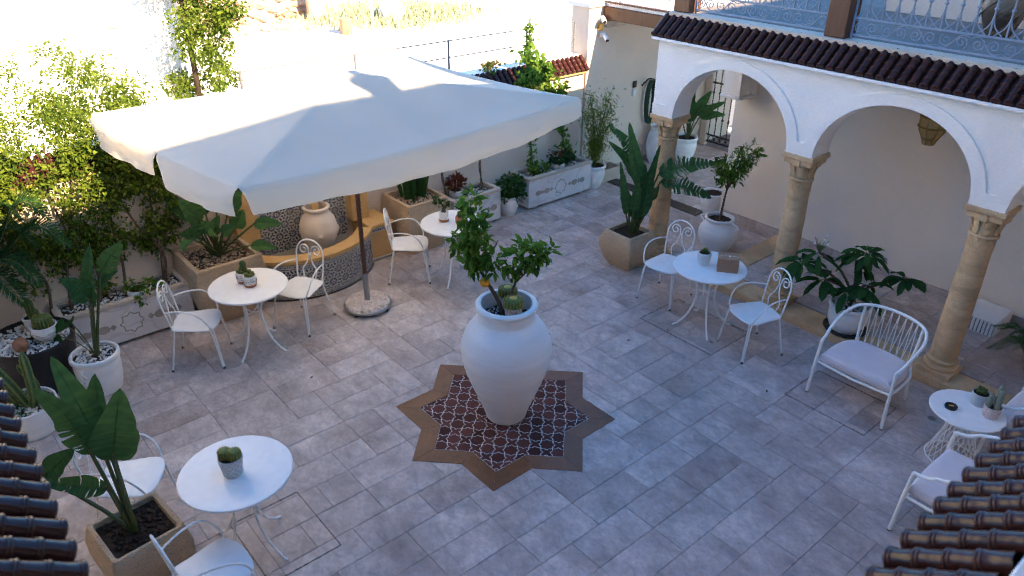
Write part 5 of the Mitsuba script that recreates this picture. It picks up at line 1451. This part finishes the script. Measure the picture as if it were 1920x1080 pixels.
P.add('foliage', clump([((0, 0, .20), (.14, .14, .11))], 300, .065, .030, 63), 'm_leaf_red', True, kind='stuff')
inst(P, 'flower_bowl', 'bowl with dark red leafed plant in the shorter marble planter box', 'potted plant', (-3.62, 2.16, .415))
for (y, lean, lab, sd) in ((1.98, -.05, 'bare twisted climber stem at the near end of the shorter planter box', 65), (2.58, .02, 'twisted climber stem with leaves at the far end of the shorter planter box', 66)):
    P = Proto(); c, g = thin_vine(P, [(-3.6, y, .40), (-3.63, y + lean * .5, .8), (-3.66, y + lean, 1.25), (-3.72, y + lean, 1.8)], 0, 0, 0, sd, twist=1)
    P.add('foliage', vine_leaves(c, .45 if sd == 66 else .6, 1, 150 if sd == 66 else 60, .06, .036, g, .06), 'm_leaf_dark', True, kind='stuff')
    inst(P, 'twisted_climber', lab, 'climber')
prw = [(0, 0), (.085, 0), (.097, .008), (.135, .10), (.155, .20), (.150, .27), (.158, .28), (.166, .295), (.164, .312), (.155, .318)]
PW = lambda: pot([(0, 0)] + [tuple(q) for q in spline(np.array(prw[1:-4]), 30)] + prw[-4:], 'm_ceramic', .014, 'm_soil', .29)
inst(PW(), 'tapered_pot', 'white tapered pot between the two marble planter boxes', 'pot', (-3.46, 2.96, 0), s=.92)
P = Proto(); P.add('foliage', clump([((.02, 0, .14), (.20, .22, .16)), ((.03, .08, .2), (.15, .15, .12)), ((.06, -.12, .10), (.13, .13, .14)), ((.1, .1, .02), (.10, .12, .10))], 1250, .055, .034, 71), 'm_leaf_dark', True, kind='stuff')
P.add('stem', tube([(0, 0, -.02), (.01, 0, .12)], .014, 7), 'm_bark')
inst(P, 'round_bush', 'round dark green leafy bush in the tapered pot between the planter boxes', 'bush', (-3.46, 2.96, .28))
inst(PW(), 'tapered_pot', 'white tapered pot at the far end of the planter boxes beside the stone trough', 'pot', (-3.47, 4.68, 0), s=1.12)
P = Proto(); g = np.random.default_rng(73); cl = []
for k in range(13):
    a = g.uniform(0, 6.28); e = arr(.22 * math.cos(a), .26 * math.sin(a) , g.uniform(.75, 1.35)); c = spline([(g.normal(0, .03), g.normal(0, .03), 0), (e[0] * .25, e[1] * .25, e[2] * .45), e], 20)
    P.add('cane', tube(c, np.linspace(.010, .003, len(c)), 6), 'm_stem'); cl.append(vine_leaves(c, .25, 1, 150, .055, .016, g, .075))
P.add('foliage', cat(cl), 'm_leaf_yellow', True, kind='stuff')
inst(P, 'cane_shrub', 'tall thin leaved cane shrub in the white pot beside the stone trough', 'shrub', (-3.47, 4.68, .31))

# pots of the arcade end and the passage
pj = [(0, 0), (.13, 0), (.145, .01), (.20, .10), (.235, .20), (.232, .28), (.19, .355), (.155, .385), (.150, .40), (.165, .41), (.178, .42), (.178, .435), (.168, .442)]
P = pot([(0, 0)] + [tuple(q) for q in spline(np.array(pj[1:-4]), 40)] + pj[-4:], 'm_ceramic', .018, 'm_soil', .40)
for a in (.25, math.pi + .25): P.add('pot>handle', handle(a, .152, .395, .215, .31, .055, .011), 'm_ceramic')
inst(P, 'handled_jar', 'round white two handled jar behind the table with the parcel', 'jar', (-.87, 4.30, 0), -.25, s=1.04)
P = Proto(); g = np.random.default_rng(81)
P.add('trunk', tube(spline([(0, 0, 0), (.01, .01, .2), (.02, .03, .42), (.06, .08, .6)], 12), np.linspace(.017, .010, 12), 7), 'm_bark')
br = []
for e in ((-.08, -.10, .72), (.06, .08, .85), (.16, .18, .78), (.10, .13, 1.02), (-.02, .0, .8), (.2, .22, .9)): br.append(spline([(.02, .03, .42), (arr(*e) + arr(.02, .03, .42)) / 2 + arr(0, 0, .04), e], 14))
for q in br: P.add('trunk>branch', tube(q, np.linspace(.009, .003, len(q)), 6), 'm_bark')
P.add('crown', cat([clump([((.04, .05, .62), (.17, .19, .13)), ((.10, .13, .80), (.16, .17, .16)), ((.16, .2, .92), (.14, .14, .14)), ((-.06, -.06, .68), (.12, .12, .09))], 620, .075, .021, 82, fill=.15)] + [vine_leaves(q, .3, 1, 40, .07, .02, g, .04) for q in br]), 'm_leaf', True, kind='stuff')
inst(P, 'small_tree', 'small slender leaved tree in the two handled white jar', 'tree', (-.87, 4.30, .40))
inst(PW(), 'tapered_pot', 'white tapered pot with bare soil against the gallery wall end', 'pot', (-1.62, 5.20, 0), s=1.08)
inst(PW(), 'tapered_pot', 'large white pot holding broad dark leaves beside the iron gate', 'pot', (-3.36, 6.75, 0), s=1.30)
P = Proto(); strelitzia(P, SP, 15, .014); inst(P, 'broad_leaved_plant', 'dark broad leaved plant in the large pot beside the iron gate', 'plant', (-3.30, 6.80, .36))
P = pot([(0, 0), (.12, 0), (.17, .10), (.20, .30), (.18, .48), (.13, .58), (.13, .62), (.15, .64)], 'm_ceramic', .015); inst(P, 'tall_jar', 'tall pale blue white jar against the house wall below the hose', 'jar', (-3.56, 6.30, 0))
P = Proto(); P.add('foliage', clump([((0, 0, .42), (.2, .2, .2)), ((.05, .05, .2), (.18, .18, .15))], 420, .08, .05, 91), 'm_leaf_dark', True, kind='stuff'); P.add('stem', tube([(0, 0, 0), (0, 0, .4)], .012, 6), 'm_bark')
inst(P, 'dark_shrub', 'dark leafy shrub in the passage beside the gallery wall end', 'shrub', (-1.98, 6.0, .02))

# plumeria on the kerb
pp = [(0, 0), (.12, 0), (.14, .01), (.185, .10), (.20, .20), (.192, .265), (.20, .275), (.212, .285), (.214, .305), (.205, .315)]
P = pot([(0, 0)] + [tuple(q) for q in spline(np.array(pp[1:-4]), 30)] + pp[-4:], 'm_ceramic', .022, 'm_soil', .275); disc_pebbles(P, .172, .28, 85, .024, 17, dark=.12)
P.add('saucer', lathe([(0, .0), (.19, 0), (.215, .02), (.222, .03), (.214, .031), (.19, .012), (0, .01)], 40), 'm_black')
inst(P, 'kerb_pot', 'round white pot with white pebbles on a black saucer upon the kerb', 'pot', (1.29, 3.60, KZ + .002))
P = Proto(); g = np.random.default_rng(95)
tips = [((-.42, -.40, .50), 13), ((-.24, -.20, .30), 10), ((-.30, -.32, .62), 7), ((.03, .02, .62), 17), ((.34, .34, .36), 15), ((.10, .0, .30), 11), ((-.08, .06, .50), 9), ((-.02, -.12, .22), 8)]
P.add('trunk', tube(spline([(0, 0, -.03), (.005, 0, .08), (0, .01, .20)], 10), .019, 8), 'm_bark')
for k, (e, n) in enumerate(tips):
    e = arr(*e); P.add('branch', tube(spline([(0, .005, .12 + .01 * k), e * [.45, .45, .62] + arr(0, 0, .05), e], 14), np.linspace(.015, .011, 14), 7), 'm_bark')
    for q in range(n):
        a = q * 2.399 + k; el = g.uniform(-.35, .55); d = arr(math.cos(a) * math.cos(el), math.sin(a) * math.cos(el), math.sin(el)); Ln = g.uniform(.18, .29); b_ = e + arr(0, 0, g.uniform(-.04, .01)) + d * .01
        P.add('leaf', blade([b_, b_ + d * Ln * .25, b_ + d * Ln * .62 - arr(0, 0, .025), b_ + d * Ln - arr(0, 0, .10)], .068 * Ln / .2, (0, 0, 1), .22, 0, k * 40 + q, ([0, .18, .3, .65, .88, 1], [.05, .08, .5, 1, .8, .05])), 'm_leaf_dark', True)
fl = []
for q in range(9):
    a = q * .7; e = arr(-.30, -.32, .66) + arr(.07 * math.cos(a), .07 * math.sin(a), .06 + .03 * (q % 3)); fl.append(tube([(-.30, -.32, .62), e], .003, 5))
P.add('flower_stalks', cat(fl), 'm_stem', kind='stuff')
P.add('flowers', cat([ball(arr(-.30, -.32, .66) + arr(.07 * math.cos(q * .7), .07 * math.sin(q * .7), .065 + .03 * (q % 3)), (.012, .012, .014), 1) for q in range(0, 9, 2)]), 'm_camera_white', kind='stuff')
inst(P, 'plumeria', 'spreading shrub with drooping oval leaves in the pebbled white pot on the kerb', 'shrub', (1.29, 3.60, KZ + .27))

# citrus tree in the big jar
P = Proto(); g = np.random.default_rng(101)
o = arr(.02, 0, 1.03)
br = [[(-.02, -.02, 0), (-.05, -.06, .17), (-.12, -.14, .37), (-.17, -.20, .60), (-.185, -.216, .85), (-.187, -.219, 1.02)], [(-.02, -.02, .02), (.02, .02, .2), (.051, .06, .335), (.105, .123, .56)], [(.051, .06, .33), (.12, .14, .45), (.2, .23, .60)], [(.05, .06, .33), (.03, .04, .45), (.036, .042, .52)], [(-.12, -.14, .37), (-.09, -.10, .46), (-.063, -.073, .52)], [(-.17, -.2, .6), (-.25, -.27, .66), (-.28, -.31, .74)], [(-.15, -.17, .5), (-.08, -.08, .62), (-.05, -.05, .70)], [(-.18, -.21, .8), (-.10, -.14, .9), (-.08, -.12, .96)]]
for k, q in enumerate(br):
    c = spline(q, 24); P.add('trunk' if k == 0 else 'branch', tube(c, np.linspace(.021 if k == 0 else (.016 if k == 1 else .008), .004, len(c)), 7), 'm_bark')
bl = [((-.187, -.219, 1.04), (.07, .08, .09)), ((-.17, -.20, .93), (.10, .10, .08)), ((-.185, -.21, .74), (.13, .13, .12)), ((-.25, -.28, .68), (.09, .09, .10)), ((-.16, -.19, .58), (.13, .12, .10)), ((-.17, -.20, .47), (.11, .11, .07)), ((-.06, -.08, .56), (.10, .10, .08)), ((-.05, -.05, .44), (.09, .09, .06)),
      ((.10, .11, .60), (.14, .14, .085)), ((.20, .23, .60), (.11, .11, .075)), ((.04, .05, .46), (.09, .09, .09)), ((.14, .16, .52), (.09, .1, .06))]
bl = [(arr(*c), r) for c, r in bl]
P.add('crown', cat([clump(bl, 500, .092, .050, 102, fill=.2, up=.6), clump([b for b in bl if b[0][2] > .55], 230, .07, .03, 103, fill=.6, up=.5)]), 'm_leaf', True, kind='stuff')
P.add('orange_fruit', ball((-.085, -.16, .345), (.043, .043, .041), 3), 'm_orange', label='ripe orange hanging low on the left branch')
inst(P, 'citrus_tree', 'small citrus tree with one orange growing out of the big white jar', 'tree', o)
# jar-like pot with little bonsai on the half hidden table
P = Proto(); P.add('pot', lathe([(0, 0), (.05, 0), (.055, .01), (.056, .11), (.053, .125), (.048, .125), (.046, .11), (0, .11)], 28), 'm_ceramic'); P.add('pot>foot_band', lathe([(.0555, .004), (.0575, .01), (.0575, .03), (.0562, .034)], 28), 'm_terracotta')
P.add('trunk', tube(spline([(0, 0, .1), (.01, .0, .16), (.03, .02, .2)], 8), np.linspace(.03, .015, 8), 8), 'm_bark'); P.add('foliage', clump([((0, 0, .22), (.07, .07, .05)), ((-.05, -.03, .26), (.06, .06, .05))], 120, .045, .02, 111), 'm_leaf_dark', True, kind='stuff')
inst(P, 'painted_pot', 'banded pot with a dark little plant on the table behind the citrus tree', 'potted plant', (-2.50, 1.16, .7208))
P = Proto(); P.add('pot', lathe([(0, 0), (.05, 0), (.055, .01), (.058, .075), (.052, .085), (.048, .08), (0, .075)], 28), 'm_terracotta'); add_cactus(P, 0, 0, .07, .03, .08, 8, .2, True, 3)
inst(P, 'terracotta_pot', 'low terracotta pot on the table behind the citrus tree', 'cactus pot', (-2.33, 1.27, .7208))
# ------------------------------------------------------------------ balcony balustrade over the arches
for (x0, x1, lab) in ((-1.44, -1.22, 'brown timber balcony post at the left end'), (.385, .60, 'brown timber balcony post above the middle of the arcade'), (2.2, 2.42, 'brown timber balcony post outside the frame')):
    one('timber_post', box(x0, x1, 3.64, 3.85, 2.947, 5.2, .01), 'm_wood', lab, 'post', False, group='timber balcony posts')


def balustrade(x0, x1):
    P = Proto(); y = 3.72; z0, z1, z2 = 2.985, 3.135, 3.62
    for z in (z0, z1, z2): P.add('rail', box(x0, x1, y - .009, y + .009, z - .009, z + .009, .003), 'm_iron_blue', False)
    n = int(round((x1 - x0) / .136)); d = (x1 - x0) / n
    for i in range(1, n):
        x = x0 + i * d
        P.add('baluster', tube([(x, y, z1), (x, y, z2)], .0085, 7), 'm_iron_blue')
        P.add('baluster>collar', cat([xf(lathe([(.008, -.012), (.018, -.004), (.018, .004), (.008, .012)], 10), (x, y, z1 + .22))]), 'm_iron_blue')
        for s in (1, -1):
            P.add('brace', tube(spline([(x, y, z1 + .17), (x + s * d * .2, y, z1 + .08), (x + s * d * .75, y, z1 + .01)], 10), .0055, 6), 'm_iron_blue')
    m = max(2, int(round((x1 - x0) / .27))); w = (x1 - x0) / m
    for i in range(m):
        xc = x0 + (i + .5) * w; s = 1 if i % 2 else -1; zc = (z0 + z1) / 2
        for q in (1, -1):
            a = spiral(xc + q * w * .24, zc, .010, .055, 1.57 + (0 if q > 0 else math.pi), -1.4 * s, 22)
            pts = np.c_[a[:, 0], 0 * a[:, 0] + y, np.clip(a[:, 1], z0 + .005, z1 - .005)]
            P.add('scroll', tube(pts, .005, 6), 'm_iron_blue')
        P.add('scroll', tube(spline([(xc - w * .48, y, zc - s * .05), (xc - w * .2, y, zc - s * .055), (xc + w * .2, y, zc + s * .055), (xc + w * .48, y, zc + s * .05)], 20), .005, 6), 'm_iron_blue')
    for x in (x0 + .012, x1 - .012): P.add('end_bar', box(x - .008, x + .008, y - .008, y + .008, 2.946, z2, .002), 'm_iron_blue', False)
    return P


inst(balustrade(-1.2, .38), 'iron_balustrade', 'pale blue wrought iron balustrade panel left of the middle timber post', 'balustrade', group='wrought iron balustrade panels')
inst(balustrade(.61, 2.19), 'iron_balustrade', 'pale blue wrought iron balustrade panel right of the middle timber post', 'balustrade', group='wrought iron balustrade panels')
P = pot([(0, 0), (.11, 0), (.12, .02), (.17, .14), (.20, .26), (.18, .38), (.13, .45), (.13, .48), (.16, .50)], 'm_urn', .015)
g = np.random.default_rng(5)
mat('m_urn', lambda p, n, uv: mix((.07, .045, .03), (.19, .13, .085), smoothstep(.42, .6, fbm(p.x * 9, p.y * 9, p.z * 9, 3))), .4, .5)
for k in range(7):
    t = np.linspace(0, 1, 10); a = k * .9; P.add('pot>raised_band', tube(np.c_[(.195 + .004 * np.sin(t * 9)) * np.cos(a + t), (.195) * np.sin(a + t), .17 + .16 * t], .008, 5), 'm_urn')
inst(P, 'balcony_urn', 'dark patterned urn standing behind the balustrade at upper right', 'urn', (1.40, 5.1, 2.932))
# lantern
P = Proto(); zb = 2.06
P.add('cage', lathe([(.01, zb), (.035, zb + .005), (.045, zb + .03), (.05, zb + .05), (.085, zb + .11), (.092, zb + .16), (.088, zb + .2)], 16), 'm_lantern_glass')
mat('m_lantern_glass', (.50, .33, .13), .25, .5, metal=.3)
for k in range(8):
    a = k * math.pi / 4; c, s = math.cos(a), math.sin(a); P.add('rib', tube([(.037 * c, .037 * s, zb + .005), (.052 * c, .052 * s, zb + .05), (.088 * c, .088 * s, zb + .11), (.094 * c, .094 * s, zb + .16), (.09 * c, .09 * s, zb + .2)], .004, 6), 'm_brass')
for z, r in ((zb + .05, .053), (zb + .13, .093), (zb + .2, .093)):
    a = np.linspace(0, 6.283, 25)[:-1]; P.add('hoop', tube(np.c_[r * np.cos(a), r * np.sin(a), 0 * a + z], .005, 6, closed=True), 'm_brass')
P.add('crown', lathe([(.092, zb + .205), (.06, zb + .26), (.03, zb + .29), (.012, zb + .31), (.012, zb + .33), (0, zb + .33)], 16), 'm_brass'); P.add('chain', tube([(0, 0, zb + .33), (0, 0, 2.52)], .006, 6), 'm_brass')
inst(P, 'hanging_lantern', 'brass and amber glass lantern hanging inside the right hand arch', 'lantern', (1.29, 4.45, -1.06), s=1.45)
# white slatted box on the gallery floor, fern leaves at the frame's edge
P = Proto().add('', box(2.03, 2.35, 4.64, 5.08, KZ + .001, .235, .004), 'm_post_grey', False)  # dark grey body stands in for shade between the white slats
for k in range(12): P.add('top_slat', box(2.02, 2.36, 4.632 + k * .038, 4.656 + k * .038, .2355, .252, .003), 'm_paint', False)
for k in range(9): P.add('front_slat', box(2.025 + k * .0375, 2.049 + k * .0375, 4.618, 4.6385, KZ + .002, .234, .003), 'm_paint', False)
for k in range(11): P.add('side_slat', box(2.3505, 2.368, 4.645 + k * .04, 4.67 + k * .04, KZ + .002, .234, .003), 'm_paint', False)
inst(P, 'slatted_box', 'white slatted box on the gallery floor behind the right hand column', 'box')
P = Proto(); g = np.random.default_rng(9)
for k in range(9):
    a = 2.4 + k * .42; e = arr(.42 * math.cos(a), .42 * math.sin(a), .16 + .10 * (k % 3)); c = spline([(0, 0, .12), e * .5 + arr(0, 0, .26), e], 24); T_ = unit(np.gradient(c, axis=0)); S_ = unit(np.cross(T_, [0, 0, 1.])); n = len(c)
    ln = .10 * np.sin(np.pi * np.linspace(.1, .98, n)) ** .7
    P.add('frond', cat([leaf_cloud(c, S_ * s + T_ * .5 - arr(0, 0, .15), np.tile([0, 0, 1.], (n, 1)), ln, np.full(n, .013), g.uniform(.2, .8, n), .2) for s in (1, -1)] + [tone(tube(c, .003, 5), .6)]), 'm_leaf_dark', True)
inst(P, 'fern', 'low fern reaching in from the right edge of the gallery', 'fern', (2.80, 4.30, KZ), s=.9)
# security cameras, wall panel, switches, hose
for (y, z, lab, d) in ((4.93, 2.44, 'upper white security camera on the house wall', (.8, -.5, -.35)), (4.98, 2.20, 'lower white security camera on the house wall', (.75, -.2, -.55))):
    P = Proto(); d = unit(arr(*d)); o = arr(-3.70, y, z)
    P.add('mount', box(-3.779, -3.74, y - .03, y + .03, z - .03, z + .03, .006), 'm_camera_white', False); P.add('arm', tube([(-3.75, y, z), o], .012, 8), 'm_camera_white')
    P.add('housing', tube([o - d * .03, o + d * .10], .032, 14), 'm_camera_white'); P.add('lens', tube([o + d * .1005, o + d * .105], .024, 14), 'm_black')
    inst(P, 'security_camera', lab, 'camera', group='security cameras on the house wall')
one('junction_box', box(-3.779, -3.73, 4.90, 4.98, 2.27, 2.37, .006), 'm_brass', 'brass coloured junction box between the two security cameras', 'junction box', False)
one('wall_panel', box(-3.779, -3.70, 5.03, 5.44, 2.30, 2.395, .006), 'm_travertine', 'pale stone bracket panel on the house wall under the timber beam', 'bracket', False)
one('wall_switch', box(-3.779, -3.755, 5.78, 5.86, 1.30, 1.40, .004), 'm_black', 'dark switch box on the house wall beside the hose', 'switch', False)
one('wall_socket', box(-3.779, -3.75, 5.78, 5.86, 1.17, 1.27, .004), 'm_camera_white', 'white socket box on the house wall beside the hose', 'socket', False)
P = Proto(); P.add('bracket', cat([tube(spline([(-3.77, 6.0, 1.30), (-3.66, 6.02, 1.42), (-3.62, 6.12, 1.40), (-3.66, 6.2, 1.30)], 12), .012, 7)]), 'm_iron_dark')
for k in range(7):
    t = np.linspace(0, 6.283, 33)[:-1]; P.add('coil', tube(np.c_[-3.74 + .012 * k + 0 * t, 6.16 + (.085 + .006 * (k % 3)) * np.sin(t), 1.02 + (.33 + .02 * (k % 2)) * np.cos(t)], .011, 7, closed=True), 'm_hose')
inst(P, 'garden_hose', 'dark green garden hose coiled on a bracket on the house wall', 'hose')

# ------------------------------------------------------------------ beyond the wall
P = Proto()
for y in (4.62, 3.70, 2.36, 1.0, -.4):
    P.add('post', tube([(-3.97, y, 1.936), (-3.97, y, 2.40)], .014, 7), 'm_post_grey')
for z in (2.18, 2.39): P.add('wire', tube([(-3.97, 4.62, z), (-3.97, -.4, z)], .007, 6), 'm_post_grey')
inst(P, 'wire_railing', 'thin steel post and wire railing on top of the low courtyard wall', 'railing')
P = Proto().add('', box(-14, -8.0, -9, .35, .9, 9, .02), 'm_white_plaster', False)
P.add('roof', box(-14.1, -7.9, -9.1, .45, 9.002, 9.2, .02), 'm_white_plaster', False)
P.add('cable', tube([(-7.975, -.62, 1.0), (-7.975, -.62, 9)], .014, 6), 'm_steel'); P.add('cable>bracket', box(-7.998, -7.96, -.64, -.52, 2.3, 2.315, .003), 'm_steel', False)
inst(P, 'white_house', 'bright white neighbouring house wall with a thin vertical cable', 'house')
g = np.random.default_rng(201)
P = Proto(); P.add('trunk', tube(spline([(0, 0, 0), (.02, .0, 1.5), (-.02, .02, 3.0), (0, 0, 4.6)], 16), np.linspace(.045, .025, 16), 8), 'm_dark_bark')
bl = []
for k in range(60):
    z = g.uniform(.3, 4.8); bl.append((arr(g.normal(.1, .18), .28 + g.normal(0, .26) + (-.35 if k % 6 == 0 else 0), z), arr(.28, .26, .25)))
P.add('foliage', clump(bl, 15000, .06, .04, 202, fill=.2), 'm_leaf_yellow', True, kind='stuff')
inst(P, 'slim_tree', 'slim sunlit tree with dark trunk at the corner of the white house', 'tree', (-7.55, .30, 1.0))
P = Proto(); rb = []
for k in range(300):
    sx = arr(g.uniform(.10, .26), g.uniform(.12, .32), g.uniform(.08, .2)); v = pv * (1 + g.normal(0, .12, (len(pv), 1))) * sx
    rb.append((v + [-14.48 + g.normal(0, .06), g.uniform(2.7, 5.5), 1.0 + 2.4 * g.random() ** 1.3], pf))
P.add('', box(-15.6, -14.5, 2.6, 5.6, .95, 3.4, .1), 'm_rubble', False); P.add('stonework', cat(rb), 'm_rubble', False, kind='stuff')
inst(P, 'ruined_wall', 'crumbling brown stone wall at the far side of the lot', 'wall')
one('rubble', cat([(lambda v: (v * arr(g.uniform(.06, .16), g.uniform(.06, .16), .05) + [-13.6 + g.normal(0, .25), g.uniform(2.8, 5.4), 1.02], pf))(pv) for _ in range(160)]), 'm_rubble', 'fallen brown rubble at the foot of the ruined wall', kind='stuff')
one('pale_trunk', cat([tube(spline([(-13.9, 5.55, 1.0), (-13.95, 5.5, 2.4), (-14.1, 5.6, 4.2)], 12), np.linspace(.22, .16, 12), 10)]), 'm_travertine', 'thick pale trunk beside the ruined wall', 'trunk')
n = 5200; pos = np.c_[g.normal(-13.2, .9, n), g.normal(7.4, 1.0, n), np.full(n, 1.0)]
one('dry_grass', leaf_cloud(pos, unit(g.normal(size=(n, 3)) * .5 + [0, 0, 1.]), unit(g.normal(size=(n, 3)) + [1, 0, 0]), g.uniform(.12, .34, n), np.full(n, .03), g.random(n), .2), 'm_grass', 'patch of yellow green grass, paled for glare, on the far side of the lot', kind='stuff', smooth=True)
P = Proto().add('', (lambda m: (m[0] * (1 + .06 * np.sin(m[0] @ np.array([[4.], [5], [3]]))), m[1]))(ball((0, 0, .22), (.36, .34, .30), 3)), 'm_marble')
inst(P, 'boulder', 'pale rounded boulder at the edge of the grass patch', 'boulder', (-12.6, 6.9, 1.0))
P = Proto().add('', lathe([(0, 0), (.10, 0), (.13, .02), (.15, .32), (.14, .34), (.13, .33), (0, .3)], 20), 'm_orange_plastic')
mat('m_orange_plastic', (.60, .24, .14), .5, .4)
inst(P, 'bucket', 'small orange bucket on the pale lot ground', 'bucket', (-11.9, 5.25, 1.0))
one('street_kerb', box(-12.6, -12.3, 9.5, 24, .95, 1.14, .02), 'm_travertine', 'pale kerb of the street at the top of the photo', kind='structure')
P = Proto()
for k in range(4): P.add('post', tube([(-12.0, 6.0 + 1.7 * k, 1.0), (-12.0, 6.0 + 1.7 * k, 2.0)], .03, 8), 'm_paint')
P.add('wire', tube([(-12.0, 6.0, 1.9), (-12.0, 11.1, 1.9)], .012, 6), 'm_paint')
inst(P, 'lot_fence', 'pale post and wire fence across the sunlit lot', 'fence')
# orange blossom over the wall top
P = Proto(); P.add('foliage', clump([((-3.88, 2.98, 1.98), (.10, .16, .07))], 90, .06, .035, 211), 'm_leaf', True, kind='stuff')
P.add('blossom', cat([ball((-3.86 + g.normal(0, .05), 3.0 + g.normal(0, .07), 2.03 + g.normal(0, .02)), (.02, .02, .016), 1) for _ in range(26)]), 'm_orange', kind='stuff')
inst(P, 'blossoming_creeper', 'creeper with orange blossom on the wall top beside the umbrella', 'creeper')

g = np.random.default_rng(77)
for x, y, wh in ((.02, 2.28, 'under the table with the parcel'), (.50, 2.42, 'by the chair before the middle column'), (-.1, 1.75, 'between the big jar and the table with the parcel'), (1.35, 2.1, 'left of the loveseat'), (-1.6, -1.1, 'near the left table with the painted pots'), (-.7, 1.2, 'behind the big jar')):
    a = g.uniform(0, 6.28); one('fallen_leaf', leaf_cloud([[x, y, .005]], [[math.cos(a), math.sin(a), .05]], [[0, 0, 1.]], np.array([.045]), np.array([.022]), np.array([.2]), -.12), 'm_dry_leaf', 'small dry leaf on the paving ' + wh, 'leaf', True, group='fallen leaves on the paving')
mat('m_dry_leaf', (.06, .035, .018), .8, .2)
